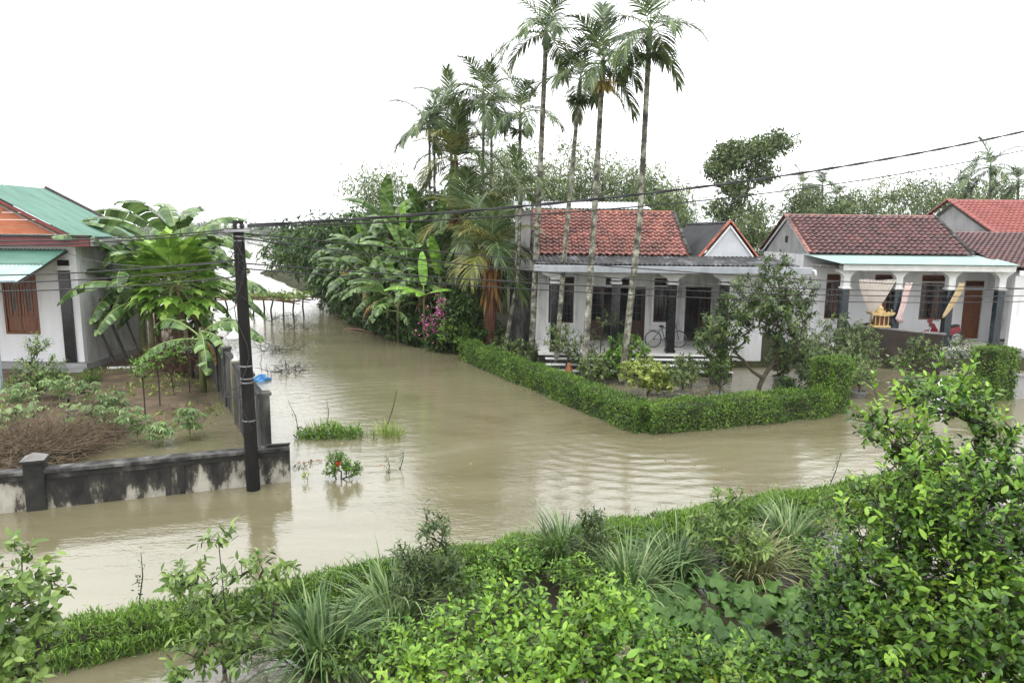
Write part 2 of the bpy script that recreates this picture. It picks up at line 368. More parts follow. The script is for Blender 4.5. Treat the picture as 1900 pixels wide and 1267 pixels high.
# ---------------------------------------------------------------- the setting: flood water, ground, far shore
RNG = np.random.default_rng(7)
def vnoise(X, Y, s, seed):
    """cheap smooth value noise on world coordinates"""
    r = np.random.default_rng(seed); T = r.random((64, 64))
    x = np.asarray(X) / s; y = np.asarray(Y) / s
    xi = np.floor(x).astype(int); yi = np.floor(y).astype(int); fx = x - xi; fy = y - yi
    fx = fx * fx * (3 - 2 * fx); fy = fy * fy * (3 - 2 * fy)
    a = T[xi % 64, yi % 64]; b = T[(xi + 1) % 64, yi % 64]; c = T[xi % 64, (yi + 1) % 64]; d = T[(xi + 1) % 64, (yi + 1) % 64]
    return (a * (1 - fx) + b * fx) * (1 - fy) + (c * (1 - fx) + d * fx) * fy
def sheet(xs, ys, zf, name, mat, mask=None, smooth=True):
    X, Y = np.meshgrid(xs, ys); Z = zf(X, Y)
    V = np.stack([X, Y, Z], -1).reshape(-1, 3); nx, ny = len(xs), len(ys)
    i = np.arange(nx * ny).reshape(ny, nx)
    F = np.stack([i[:-1, :-1], i[:-1, 1:], i[1:, 1:], i[1:, :-1]], -1).reshape(-1, 4)
    if mask is not None:
        C = V[F].mean(1); F = F[mask(C[:, 0], C[:, 1])]
    return np_mesh(name, V, F, mat, smooth)
def water_mat():
    m, nt, b = _base('muddy_flood_water'); L = nt.links.new
    g = N(nt, 'ShaderNodeNewGeometry'); mp = N(nt, 'ShaderNodeMapping'); mp.inputs['Scale'].default_value = (.10, .22, 1); mp.inputs['Rotation'].default_value = (0, 0, -.35)
    L(g.outputs['Position'], mp.inputs['Vector'])
    no = N(nt, 'ShaderNodeTexNoise'); no.inputs['Scale'].default_value = 1.0; no.inputs['Detail'].default_value = 9; no.inputs['Distortion'].default_value = 2.2; L(mp.outputs[0], no.inputs['Vector'])
    r = ramp(nt, [(.3, (.150, .133, .074)), (.46, (.182, .163, .098)), (.6, (.200, .180, .110)), (.75, (.25, .23, .155))]); L(no.outputs['Fac'], r.inputs[0])
    L(r.outputs[0], b.inputs['Base Color']); b.inputs['Roughness'].default_value = .05; b.inputs['IOR'].default_value = 2.1
    mp2 = N(nt, 'ShaderNodeMapping'); mp2.inputs['Scale'].default_value = (1.0, 2.2, 1); mp2.inputs['Rotation'].default_value = (0, 0, -.3); L(g.outputs['Position'], mp2.inputs['Vector'])
    n1 = N(nt, 'ShaderNodeTexNoise'); n1.inputs['Scale'].default_value = 2.2; n1.inputs['Detail'].default_value = 5; n1.inputs['Roughness'].default_value = .55; L(mp2.outputs[0], n1.inputs['Vector'])
    n2 = N(nt, 'ShaderNodeTexNoise'); n2.inputs['Scale'].default_value = .16; n2.inputs['Detail'].default_value = 2; L(g.outputs['Position'], n2.inputs['Vector'])
    st = N(nt, 'ShaderNodeMapRange'); st.inputs[1].default_value = .35; st.inputs[2].default_value = .7; st.inputs[3].default_value = .35; st.inputs[4].default_value = 1.0; L(n2.outputs['Fac'], st.inputs[0])
    n3 = N(nt, 'ShaderNodeTexNoise'); n3.inputs['Scale'].default_value = 8.0; n3.inputs['Detail'].default_value = 3; L(mp2.outputs[0], n3.inputs['Vector'])
    ad = N(nt, 'ShaderNodeMath', operation='MULTIPLY_ADD'); ad.inputs[1].default_value = .34; L(n3.outputs['Fac'], ad.inputs[0]); L(n1.outputs['Fac'], ad.inputs[2])
    ml = N(nt, 'ShaderNodeMath', operation='MULTIPLY'); L(ad.outputs[0], ml.inputs[0]); L(st.outputs[0], ml.inputs[1])
    bp = N(nt, 'ShaderNodeBump'); bp.inputs['Strength'].default_value = .6; bp.inputs['Distance'].default_value = .03; L(ml.outputs[0], bp.inputs['Height']); L(bp.outputs[0], b.inputs['Normal'])
    return m
M['water'] = water_mat()
def grade(lo, a, b, hi, step, grow=1.22):
    mid = list(np.arange(a, b + 1e-6, step)); out = []; x = mid[-1]; s = step
    while x < hi: s *= grow; x += s; out.append(min(x, hi))
    pre = []; x = mid[0]; s = step
    while x > lo: s *= grow; x -= s; pre.append(max(x, lo))
    return np.array(pre[::-1] + mid + out)
def water_z(X, Y):
    near = np.clip(1 - (Y - 24) / 10, 0, 1) * np.clip(1 - (np.abs(X - 1) - 12) / 4, 0, 1)
    cx, cy = 3.7, 18.4                                  # the current wraps round the hedge corner
    r = np.hypot(X - cx, Y - cy); th = np.arctan2(Y - cy, X - cx)
    w = vnoise(X, Y, 1.3, 3); w2 = vnoise(X, Y, .8, 5)
    arc = np.exp(-((r - 3.2) / 2.6) ** 2) * np.clip(1.4 - np.abs(th + 1.9) / 1.2, 0, 1)
    z = .0045 * arc * np.sin(2 * PI * r / .42 + 7.0 * w) * (.4 + w2)
    along = X * .93 + Y * .36; across = -X * .36 + Y * .93
    amp = .0008 + .0015 * vnoise(X, Y, 3.1, 11) + .0013 * np.clip((X + 1) / 8, 0, 1)
    z += amp * np.sin(2 * PI * across / .55 + 9 * vnoise(X, Y, 2.3, 13)) * (.3 + vnoise(X, Y, 1.7, 17))
    z += .5 * amp * np.sin(2 * PI * (across * .9 + along * .45) / .37 + 9 * vnoise(X, Y, 1.9, 19))
    return z * near
o = link('water', sheet(grade(-1500, -13, 14, 1500, .11), grade(-60, 6.5, 30, 1600, .11), water_z, 'water', M['water']))
tag(o, 'brown flood water covering the road, lane and gardens', None, None, 'structure')
def soil_mat():
    m = surf('wet_brown_soil', [(.30, (.045, .055, .018)), (.45, (.085, .062, .036)), (.6, (.15, .105, .066)), (.78, (.20, .15, .10))], 1.5, .85, .6, 14)
    return m
M['soil'] = soil_mat()
M['bank'] = surf('dark_muddy_bank', [(.3, (.018, .022, .010)), (.6, (.045, .045, .022)), (.8, (.08, .075, .04))], 1.2, .95, .6, 10, spec=.1)
def yard_z(X, Y):
    t = np.clip((Y - 16.6) / 3.2, 0, 1); t = t * t * (3 - 2 * t)
    l = np.clip((-9.2 - X) / 1.5, 0, 1)
    edge = np.clip((X - (-6.4 - .534 * (Y - 14.32))) / 1.2, 0, 1)
    return -.12 + .28 * t - .30 * edge + .26 * l * (1 - t) + .07 * (vnoise(X, Y, .9, 2) - .5) + .04 * (vnoise(X, Y, .35, 4) - .5)
yard_mask = lambda X, Y: (X < -5.12 - .534 * (Y - 14.32)) & (Y > 13.15 + .379 * (X + 5.0))
o = link('yard_ground', sheet(np.arange(-26, -5.2, .18), np.arange(8.5, 44, .18), yard_z, 'yard_ground', M['soil'], yard_mask))
tag(o, 'bare brown soil of the walled yard', None, None, 'structure')
def land_z(X, Y):
    # distance inside the lane edge (line through (-1.7,28.3) and (-13.5,51.2)) and behind the garden edge
    d1 = (X + 1.7) * .889 + (Y - 28.3) * .458; d2 = Y - 27.2 + .4 * np.clip(X, -3, 0)
    d = np.minimum(d1, d2) + .7 * (vnoise(X, Y, 2.1, 23) - .5)
    t = np.clip((d + .9) / 1.6, 0, 1)
    return -.4 + .62 * t * t * (3 - 2 * t) + .05 * (vnoise(X, Y, .8, 29) - .5)
o = link('ground', sheet(np.concatenate([np.arange(-30, 20, .5), np.arange(20, 140, 4)]), np.concatenate([np.arange(24, 110, .6), np.arange(110, 190, 4)]), land_z, 'ground', M['bank']))
tag(o, 'muddy bank and house plots', None, None, 'structure')
M['mud_shade'] = surf('mud_with_painted_shade', [(.3, (.018, .015, .010)), (.6, (.040, .032, .022)), (.8, (.070, .054, .036))], 1.4, .35, .5, 12, spec=.5)  # soil colour darkened to carry the shade lying on the near garden water
def near_z(X, Y): return -.05 + .11 * vnoise(X, Y, .9, 61) + .06 * (vnoise(X, Y, .3, 63) - .5)
o = link('garden_ground', sheet(np.arange(-9, 11, .2), np.arange(2.5, 13.5, .2), near_z, 'garden_ground', M['mud_shade'], lambda X, Y: (Y < 10.38 + np.where(X < 0, .43, .395) * X) & (X > -1.4)))
tag(o, 'wet soil of the near garden, darkened for the shade on the water there', None, None, 'structure')
# far shore beyond the flooded fields
def far_z(X, Y): return -1.5 + 2.4 * np.clip((Y - 640) / 16, 0, 1) * (0.6 + .5 * vnoise(X, Y, 40, 31))
o = link('far_shore', sheet(np.arange(-900, 500, 14.0), np.arange(632, 760, 8.0), far_z, 'far_shore', M['bank']))
tag(o, 'low far shore across the flooded fields', None, None, 'structure')

# ---------------------------------------------------------------- leaf scattering
T2 = (np.array([(0, 0, 0), (.45, -.5, .12), (.45, .5, .12), (1, 0, -.12)]), np.array([(0, 1, 3), (0, 3, 2)]))
T4 = (np.array([(0, 0, 0), (.32, -.46, .13), (.36, 0, 0), (.32, .46, .13), (.72, -.36, .05), (.72, .36, .05), (1, 0, -.2)]),
      np.array([(0, 1, 2), (0, 2, 3), (1, 4, 2), (2, 5, 3), (2, 4, 6), (2, 6, 5)]))
T8 = (np.array([(0, 0, 0), (.16, -.30, .06), (.18, 0, 0), (.16, .30, .06), (.42, -.5, .12), (.42, 0, .0), (.42, .5, .12), (.72, -.38, .03), (.72, 0, -.06), (.72, .38, .03), (.9, -.16, -.10), (.9, .16, -.10), (1.0, 0, -.2)]),
      np.array([(0, 1, 2), (0, 2, 3), (1, 4, 5), (1, 5, 2), (2, 5, 6), (2, 6, 3), (4, 7, 8), (4, 8, 5), (5, 8, 9), (5, 9, 6), (7, 10, 8), (8, 11, 9), (8, 10, 12), (8, 12, 11)]))
def leafgeo(P, D, Nn, Ls, Ws, T=T4):
    D = nrm(D); S = nrm(np.cross(Nn, D)); Nn = np.cross(D, S)
    tv, tf = T
    L = np.asarray(Ls)[:, None, None]; W = np.asarray(Ws)[:, None, None]
    V = P[:, None, :] + tv[None, :, 0:1] * L * D[:, None, :] + tv[None, :, 1:2] * W * S[:, None, :] + tv[None, :, 2:3] * W * Nn[:, None, :]
    n, k = len(P), len(tv)
    F = tf[None] + (np.arange(n) * k)[:, None, None]
    return V.reshape(-1, 3), F.reshape(-1, tf.shape[1])
def leaves(name, P, D, Nn, Ls, Ws, mat, parent, T=T4, kind=None, off=None):
    V, F = leafgeo(P, D, Nn, Ls, Ws, T)
    return link(name, np_mesh(name, V, F, mat), parent, off, kind=kind)
def rdir(rng, n, up=0.0):
    v = rng.normal(size=(n, 3)); v[:, 2] += up
    return nrm(v)
def join(parts):
    Vs, Fs, n = [], [], 0
    for V, F in parts:
        Vs.append(V); Fs.append(F + n); n += len(V)
    return np.concatenate(Vs), np.concatenate(Fs)
rt = np.random.default_rng(77)
_n = 26000
_tx = rt.uniform(-880, 480, _n); _ht = 3 + 6 * vnoise(_tx, _tx * 0, 22, 41) + 3.5 * vnoise(_tx, _tx * 0 + 9, 7, 43)
_P = np.stack([_tx, rt.uniform(648, 690, _n), .2 + _ht * rt.random(_n) ** 1.2], -1)
o = leaves('far_treeline', _P, rdir(rt, _n), rdir(rt, _n, .8), rt.uniform(2.2, 4.2, _n), rt.uniform(1.8, 3.2, _n), M['fartree'], None, T2, 'stuff')
tag(o, 'hazy band of trees along the far shore', 'trees')
# rainy air
def haze():
    m = bpy.data.materials.new('rain_haze'); m.use_nodes = True; nt = m.node_tree; nt.nodes.clear()
    v = nt.nodes.new('ShaderNodeVolumePrincipled'); v.inputs['Color'].default_value = (.93, .95, .97, 1); v.inputs['Density'].default_value = .00025; v.inputs['Anisotropy'].default_value = 0.0
    out = nt.nodes.new('ShaderNodeOutputMaterial'); nt.links.new(v.outputs[0], out.inputs['Volume'])
    return m
o = MB().box(-1700, 1700, -70, 1800, -2.6, 19.0).build('haze', haze())
tag(o, 'thin grey rain haze in the air', None, None, 'stuff')

# ---------------------------------------------------------------- houses
def wall_open(mb, x0, x1, z0, z1, y0, y1, ops):
    """wall slab in the xz plane with rectangular openings (ox0, ox1, oz0, oz1)"""
    xs = sorted(set([x0, x1] + [k for o in ops for k in o[:2] if x0 < k < x1]))
    zs = sorted(set([z0, z1] + [k for o in ops for k in o[2:] if z0 < k < z1]))
    for a, b in zip(xs, xs[1:]):
        run = None
        for c, d in zip(zs, zs[1:]):
            hole = any(o[0] <= (a + b) / 2 <= o[1] and o[2] <= (c + d) / 2 <= o[3] for o in ops)
            if not hole: run = (run[0], d) if run else (c, d)
            if hole and run: mb.box(a, b, y0, y1, *run); run = None
        if run: mb.box(a, b, y0, y1, *run)
    return mb
def corrugated(p00, p10, p01, p11, n, amp, seg=4, th=.006):
    """corrugated sheet: p00-p10 is the edge across the corrugations, p01-p11 the opposite edge"""
    p00, p10, p01, p11 = [V3(*p) for p in (p00, p10, p01, p11)]
    up = nrm(np.cross(p10 - p00, p01 - p00)); up = up if up[2] > 0 else -up
    k = n * seg; vs, fs = [], []
    for i in range(k + 1):
        u = i / k; h = amp * math.sin(2 * PI * n * u)
        for j in range(2):
            q = (p00 * (1 - u) + p10 * u) * (1 - j) + (p01 * (1 - u) + p11 * u) * j
            vs += [q + up * (h + th), q + up * (h - th)]
    for i in range(k):
        a = i * 4; b = a + 4
        fs += [(a, b, b + 2, a + 2), (a + 1, a + 3, b + 3, b + 1), (a, a + 1, b + 1, b), (a + 2, b + 2, b + 3, a + 3)]
    return MB().add(vs, fs)
def tile_mesh(name, w, l, mat, th=.055, rise=.06):
    """interlocking clay tile: x across, y down the slope, z off the roof"""
    prof = [(0, .2), (.18, .95), (.36, 1.0), (.54, .25), (.72, .0), (1.0, .12)]
    vs, fs = [], []
    for yy, zz in ((0, 0.0), (l, th)):
        for x, h in prof: vs.append((x * w, yy, zz + h * rise))
    n = len(prof)
    for x, h in prof: vs.append((x * w, l, h * rise + th - .05))
    for i in range(n - 1):
        fs += [(i, n + i, n + i + 1, i + 1), (n + i, 2 * n + i, 2 * n + i + 1, n + i + 1)]
    return MB().add(vs, fs).mesh(name, mat)
def roof_frame(ridge_l, ridge_r, eave_l):
    """matrix whose x runs along the ridge, y down the slope, z out of the roof"""
    a, b, c = V3(*ridge_l), V3(*ridge_r), V3(*eave_l)
    x = nrm(b - a); y = nrm((c - a) - x * np.dot(c - a, x)); z = np.cross(x, y)
    if z[2] < 0: z = -z
    return Matrix(((x[0], y[0], z[0], a[0]), (x[1], y[1], z[1], a[1]), (x[2], y[2], z[2], a[2]), (0, 0, 0, 1)))
def tile_roof(parent, rl, rr, el, cols, rows, mat, name='tile', one=False, skew=0.0):
    """rows x cols of real tiles; x offset so that a row spans ridge_l..ridge_r"""
    A = roof_frame(rl, rr, el); W = np.linalg.norm(V3(*rr) - V3(*rl)); x = nrm(V3(*rr) - V3(*rl))
    Ls = np.linalg.norm((V3(*el) - V3(*rl)) - x * np.dot(V3(*el) - V3(*rl), x))
    w, l = W / cols, Ls / rows
    me = tile_mesh(name, w * 1.02, l * 1.12, mat)
    rr_ = random.Random(5)
    if one:
        mb = MB(); base = [v.co.copy() for v in me.vertices]; fcs = [tuple(p.vertices) for p in me.polygons]
        for r in range(rows):
            for c in range(cols):
                T = A @ Matrix.Translation((c * w, r * l, .02 + rr_.uniform(0, .006)))
                mb.add([T @ p for p in base], fcs)
        o = mb.build('roof_tiles', mat, parent, kind='stuff'); bpy.data.meshes.remove(me); return o
    off = Matrix.Translation([-k for k in OFF[parent.name]])
    for r in range(rows):
        for c in range(cols):
            T = off @ A @ Matrix.Translation((c * w + rr_.uniform(-.006, .006), r * l + rr_.uniform(-.008, .008), .02 + rr_.uniform(0, .008))) @ Matrix.Rotation(rr_.gauss(0, .018), 4, 'Z') @ Matrix.Rotation(rr_.gauss(0, .012), 4, 'X')
            inst(name, me, parent, T)
def cap_tiles(parent, a, b, n, r, mat, name='ridge_tile'):
    """half-round capping tiles from a (low / left) to b, each overlapping the last"""
    a, b = V3(*a), V3(*b); d = nrm(b - a); Ltot = np.linalg.norm(b - a); l = Ltot / n
    mb = MB(); k = 7; vs, fs = [], []
    for j, (y, rr) in enumerate(((0, r * 1.12), (l * .12, r * 1.12), (l * .121, r), (l * 1.08, r * .93))):
        for i in range(k):
            t = PI * i / (k - 1); vs.append((rr * math.cos(t), y, rr * .85 * math.sin(t)))
    for j in range(3):
        for i in range(k - 1): fs.append((j * k + i, j * k + i + 1, (j + 1) * k + i + 1, (j + 1) * k + i))
    fs.append(tuple(range(k)))
    me = mb.add(vs, fs).mesh(name, mat)
    up = V3(0, 0, 1); sx = nrm(np.cross(d, up)); uz = np.cross(sx, d)
    off = OFF[parent.name]
    for i in range(n):
        p = a + d * l * i - off
        inst(name, me, parent, Matrix(((sx[0], d[0], uz[0], p[0]), (sx[1], d[1], uz[1], p[1]), (sx[2], d[2], uz[2], p[2]), (0, 0, 0, 1))))
def column(parent, x, y, w, z0, z1, mat, ring, beamz, corbel=.34, upper=None):
    """square tiled column with grooved joints, white ring, and corbel under the beam"""
    mb = MB(); h = w / 2; n = max(3, int((z1 - z0) / .42)); dz = (z1 - z0) / n
    for i in range(n):
        for sx in (0, 1):
            mb.box(x - h + sx * h + (.002 if sx else 0), x - .002 + sx * (h + .002), y - h, y + h, z0 + i * dz + .003, z0 + (i + 1) * dz - .003)
    mb.box(x - h + .012, x + h - .012, y - h + .012, y + h - .012, z0, z1)
    c = mb.build('column', mat, parent)
    bx('base_block', mat, c, x - h - .03, x + h + .03, y - h - .03, y + h + .03, z0 - .0, z0 + .12)
    bx('capital_ring', M['trim'], c, x - h - .05, x + h + .05, y - h - .05, y + h + .05, z1, z1 + ring, bevel=.015)
    zt = z1 + ring
    m2 = upper or mat
    bx('neck', m2, c, x - h, x + h, y - h, y + h, zt, beamz - .28)
    mb = MB(); q = []
    for zz, e in ((beamz - .28, .02), (beamz - .2, .06), (beamz - .06, corbel), (beamz - .002, corbel)):
        q.append([(x - h - e, y - h * .98, zz), (x + h + e, y - h * .98, zz), (x + h + e, y + h * .98, zz), (x - h - e, y + h * .98, zz)])
    vs = [p for r in q for p in r]
    fs = [(i * 4 + k, i * 4 + (k + 1) % 4, i * 4 + 4 + (k + 1) % 4, i * 4 + 4 + k) for i in range(3) for k in range(4)] + [(3, 2, 1, 0), (12, 13, 14, 15)]
    mb.add(vs, fs).build('corbel', M['trim'], c)
    return c
M['glass_dark'] = surf('dark_window_glass', [(.3, (.010, .013, .016)), (.7, (.022, .026, .03))], 2, .08, spec=.5)
def window(parent, x0, x1, z0, z1, y, mat, nv=3, nh=4, vent=None, bars=True):
    """recessed timber casement: frame, panes behind muntins, louvred vent above"""
    w = MB()
    w.box(x0, x0 + .06, y - .03, y + .05, z0, z1).box(x1 - .06, x1, y - .03, y + .05, z0, z1).box(x0 + .06, x1 - .06, y - .03, y + .05, z1 - .06, z1).box(x0 + .06, x1 - .06, y - .03, y + .05, z0, z0 + .06)
    xm = (x0 + x1) / 2; w.box(xm - .04, xm + .04, y - .02, y + .045, z0 + .06, z1 - .06)
    o = w.build('window', mat, parent)
    for a, b in ((x0 + .06, xm - .04), (xm + .04, x1 - .06)):
        bx('pane', M['glass_dark'], o, a, b, y + .015, y + .025, z0 + .06, z1 - .06)
        g = MB()
        for i in range(1, nh): zz = z0 + (z1 - z0) * i / nh; g.box(a, b, y - .008, y + .012, zz - .013, zz + .013)
        for i in range(1, nv - 1): xx = a + (b - a) * i / (nv - 1); g.box(xx - .011, xx + .011, y - .010, y + .010, z0 + .06, z1 - .06)
        g.build('muntin', mat, o)
    if bars:
        g = MB()
        for i in range(1, 8): xx = x0 + (x1 - x0) * i / 8; g.tube([(xx, y - .05, z0 + .02), (xx, y - .05, z1 - .02)], .008, 5)
        g.build('bar_grille', M['wood_dark'], o)
    if vent:
        louvre(parent, x0, x1, vent[0], vent[1], y, mat)
    return o
def louvre(parent, x0, x1, z0, z1, y, mat):
    w = MB(); w.box(x0, x0 + .04, y - .03, y + .05, z0, z1).box(x1 - .04, x1, y - .03, y + .05, z0, z1).box(x0 + .04, x1 - .04, y - .03, y + .05, z0, z0 + .03).box(x0 + .04, x1 - .04, y - .03, y + .05, z1 - .03, z1)
    o = w.build('vent', mat, parent)
    n = max(2, int((z1 - z0) / .09)); me = None
    for i in range(n):
        zz = z0 + .03 + (z1 - z0 - .06) * (i + .5) / n
        MB().add([(x0 + .04, y - .02, zz + .02), (x1 - .04, y - .02, zz + .02), (x1 - .04, y + .03, zz - .02), (x0 + .04, y + .03, zz - .02), (x0 + .04, y - .02, zz + .032), (x1 - .04, y - .02, zz + .032), (x1 - .04, y + .03, zz - .008), (x0 + .04, y + .03, zz - .008)],
                 [(0, 1, 2, 3), (4, 5, 6, 7), (0, 1, 5, 4), (3, 2, 6, 7)]).build('slat', mat, o)
    return o
def door_leaf(parent, x0, x1, z0, z1, y, mat, glazed=True, panes=(2, 4), slats=False):
    w = MB(); zs = z0 + (z1 - z0) * .36
    w.box(x0, x0 + .08, y, y + .05, z0, z1).box(x1 - .08, x1, y, y + .05, z0, z1).box(x0 + .08, x1 - .08, y, y + .05, z0, z0 + .1).box(x0 + .08, x1 - .08, y, y + .05, z1 - .08, z1).box(x0 + .08, x1 - .08, y, y + .05, zs - .05, zs + .05)
    o = w.build('door', mat, parent)
    bx('panel', mat, o, x0 + .08, x1 - .08, y + .015, y + .035, z0 + .1, zs - .05)
    if glazed:
        bx('pane', M['glass_dark'], o, x0 + .08, x1 - .08, y + .018, y + .03, zs + .05, z1 - .08)
        g = MB()
        for i in range(1, panes[0]): xx = x0 + .08 + (x1 - x0 - .16) * i / panes[0]; g.box(xx - .012, xx + .012, y + .004, y + .017, zs + .05, z1 - .08)
        for i in range(1, panes[1]): zz = zs + .05 + (z1 - zs - .13) * i / panes[1]; g.box(x0 + .08, x1 - .08, y + .006, y + .016, zz - .012, zz + .012)
        g.build('muntin', mat, o)
    else:
        n = 4
        for i in range(n):
            a = x0 + .08 + (x1 - x0 - .16) * i / n; bx('plank', mat, o, a + .004, a + (x1 - x0 - .16) / n - .004, y + .012, y + .04, zs + .05, z1 - .08)
    MB().lathe(((x1 - .05), y - .03, z0 + 1.0), [(.0, -.02), (.02, -.012), (.02, .012), (0, .02)], 8).build('handle', M['chrome'], o)
    return o

# ---- house A: the red-tiled house facing the garden hedge
hA = thing('tiled_house', 'low white house with orange-red tiled roof, black porch columns and black steps', 'house', (4.5, 29.4, .0))
opsA = [(1.53, 2.58, 1.42, 3.02), (1.53, 2.58, 3.08, 3.38), (3.2, 5.6, .7, 2.98), (3.9, 4.9, 3.04, 3.36), (5.95, 6.85, 1.5, 2.98), (5.95, 6.85, 3.04, 3.36), (7.28, 8.38, .7, 3.0)]
mb = MB(); wall_open(mb, .84, 8.6, .7, 4.25, 29.4, 29.6, opsA)
mb.box(.84, 1.04, 29.6, 35.2, .2, 4.25).box(7.12, 7.3, 29.6, 35.2, .7, 4.25).box(.84, 7.3, 35.2, 35.4, .2, 4.25)
mb.box(9.75, 9.95, 27.9, 36.0, .2, 4.25).box(1.04, 7.12, 29.6, 35.2, 4.15, 4.25).box(7.3, 9.75, 35.8, 36.0, .2, 4.25).box(7.3, 9.75, 29.6, 35.8, 4.15, 4.25)
mb.build('wall', M['plaster'], hA)
wall_open(MB(), 8.4, 9.95, .2, 4.0, 27.6, 27.8, []).build('wing_wall', M['plaster_clean'], hA, label='plain white wall of the right-hand wing')
MB().box(8.4, 8.58, 27.8, 29.4, .7, 4.1).build('wing_return_wall', M['plaster'], hA)
MB().box(-.1, .84, 29.9, 30.1, .1, 3.6).build('side_shed_wall', M['mould_grey'], hA, label='dark grey wall of the side shed')
bx('porch_floor', M['tile_floor'], hA, 1.0, 8.4, 26.1, 29.4, .62, .70)
bx('room_floor', M['tile_floor'], hA, 1.04, 8.4, 29.4, 35.2, .58, .66)
bx('plinth', M['blackstone'], hA, 1.04, 8.36, 26.16, 29.4, -.3, .62)
for i in range(1, 4):
    y0 = 26.12 - .30 * i; z = .70 - .17 * i
    s = bx('step', M['blackstone'], hA, 1.3, 8.1, y0 + .02, 26.14 - .02 * i, -.3, z - .035)
    bx('tread', M['trim'], s, 1.26, 8.14, y0, y0 + .31, z - .035, z, bevel=.008)
for x in (1.61, 3.91, 6.04, 8.02): column(hA, x, 26.5, .30, .70, 3.30, M['blacktile'], .09, 3.72)
bx('beam', M['plaster'], hA, .95, 10.15, 26.35, 26.65, 3.72, 3.98)
bx('porch_ceiling', M['plaster'], hA, .95, 9.9, 26.65, 29.4, 3.86, 3.93)
g = bx('gutter', M['gutter'], hA, .78, 10.95, 25.68, 25.86, 3.76, 4.02, bevel=.02)
for i in range(9): bx('seam', M['gutter'], g, 1.4 + i * 1.1, 1.43 + i * 1.1, 25.672, 25.68, 3.78, 4.0)
MB().tube([(10.9, 25.78, 3.95), (11.05, 25.72, 3.9), (11.08, 25.7, 3.7)], .05, 8).build('gutter_spout', M['white_metal'], hA, smooth=True)
corrugated((.85, 25.74, 4.07), (10.5, 25.74, 4.07), (.85, 29.0, 4.30), (10.5, 29.0, 4.30), 54, .028).build('porch_roof', M['fibro_dark'], hA, label='blackened corrugated porch roof')
# main roof
ZR, ZE = 6.10, 4.30
tile_roof(hA, (.84, 32.0, ZR), (7.18, 32.0, ZR), (.84, 28.75, ZE), 24, 12, M['tile_red'])
MB().prism([(.9, 28.9, ZE), (.9, 32.0, ZR - .05), (.9, 35.4, ZE), (.9, 35.4, ZE - .08), (.9, 32.0, ZR - .13), (.9, 28.9, ZE - .08)], (6.2, 0, 0)).build('roof_deck', M['oldwood'], hA)
mb = MB().add([(.84, 32.0, ZR + .02), (7.18, 32.0, ZR + .02), (7.18, 35.6, ZE), (.84, 35.6, ZE)], [(0, 1, 2, 3)]); mb.build('back_slope', M['tile_red'], hA)
MB().prism([(1.0, 29.5, 4.25), (1.0, 32.0, ZR - .14), (1.0, 35.3, 4.25)], (-.12, 0, 0)).build('gable_wall', M['mould_grey'], hA)
MB().prism([(7.1, 29.5, 4.25), (7.1, 32.0, ZR - .14), (7.1, 35.3, 4.25)], (-.12, 0, 0)).build('gable_wall', M['plaster'], hA)
cap_tiles(hA, (.84, 32.0, ZR + .02), (7.2, 32.0, ZR + .02), 17, .10, M['ridge_orange'])
cap_tiles(hA, (7.2, 28.72, ZE + .05), (7.2, 32.0, ZR + .05), 11, .085, M['mould_grey'], 'verge_tile')
cap_tiles(hA, (.84, 28.72, ZE + .05), (.84, 32.0, ZR + .05), 11, .085, M['mould_grey'], 'verge_tile')
# gabled wing on the right of it
corrugated((8.79, 28.8, 5.64), (8.79, 35.9, 5.64), (7.55, 28.8, 4.2), (7.55, 35.9, 4.2), 34, .03).build('wing_roof', M['fibro_black'], hA, label='dark corrugated roof slope of the gabled wing')
corrugated((8.79, 28.8, 5.64), (8.79, 35.9, 5.64), (10.05, 28.8, 4.2), (10.05, 35.9, 4.2), 34, .03).build('wing_roof', M['fibro_black'], hA)
MB().prism([(7.75, 28.78, 4.26), (8.79, 28.78, 5.58), (9.86, 28.78, 4.26)], (0, .14, 0)).build('pediment', M['pediment'], hA)
mb = MB(); mb.beam((7.82, 28.76, 4.30), (8.79, 28.76, 5.52), .06, .10, up=(0, 1, 0)); mb.beam((9.78, 28.76, 4.30), (8.79, 28.76, 5.52), .06, .10, up=(0, 1, 0)); mb.build('pediment_trim', M['trim'], hA)
cap_tiles(hA, (7.62, 28.8, 4.26), (8.79, 28.8, 5.70), 7, .10, M['ridge_orange'], 'verge_tile')
cap_tiles(hA, (9.97, 28.8, 4.26), (8.79, 28.8, 5.70), 7, .10, M['ridge_orange'], 'verge_tile')
cap_tiles(hA, (8.79, 28.8, 5.66), (8.79, 35.9, 5.66), 18, .08, M['fibro_black'])
# rear extension under pale sheeting
corrugated((.0, 34.6, 6.36), (6.7, 34.6, 6.36), (.0, 37.6, 6.80), (6.7, 37.6, 6.80), 34, .022).build('rear_roof', M['sheet_white'], hA, label='pale metal sheet roof behind the ridge')
bx('rear_wall', M['plaster_stain'], hA, .1, 6.6, 35.45, 37.5, .1, 6.25)
window(hA, 1.53, 2.58, 1.42, 3.02, 29.46, M['wood_dark'], vent=(3.08, 3.38))
window(hA, 5.95, 6.85, 1.5, 2.98, 29.46, M['wood_dark'], vent=(3.04, 3.36))
louvre(hA, 3.9, 4.9, 3.04, 3.36, 29.46, M['wood_dark'])
f = MB().box(3.2, 3.27, 29.42, 29.58, .7, 2.98).box(5.53, 5.6, 29.42, 29.58, .7, 2.98).box(3.27, 5.53, 29.42, 29.58, 2.91, 2.98).build('door_frame', M['wood_dark'], hA)
door_leaf(hA, 3.28, 3.86, .71, 2.9, 29.46, M['wood_dark']); door_leaf(hA, 4.94, 5.52, .71, 2.9, 29.46, M['wood_dark'])
d = door_leaf(hA, 7.86, 8.36, .71, 2.95, 29.46, M['wood_dark'], panes=(2, 5))
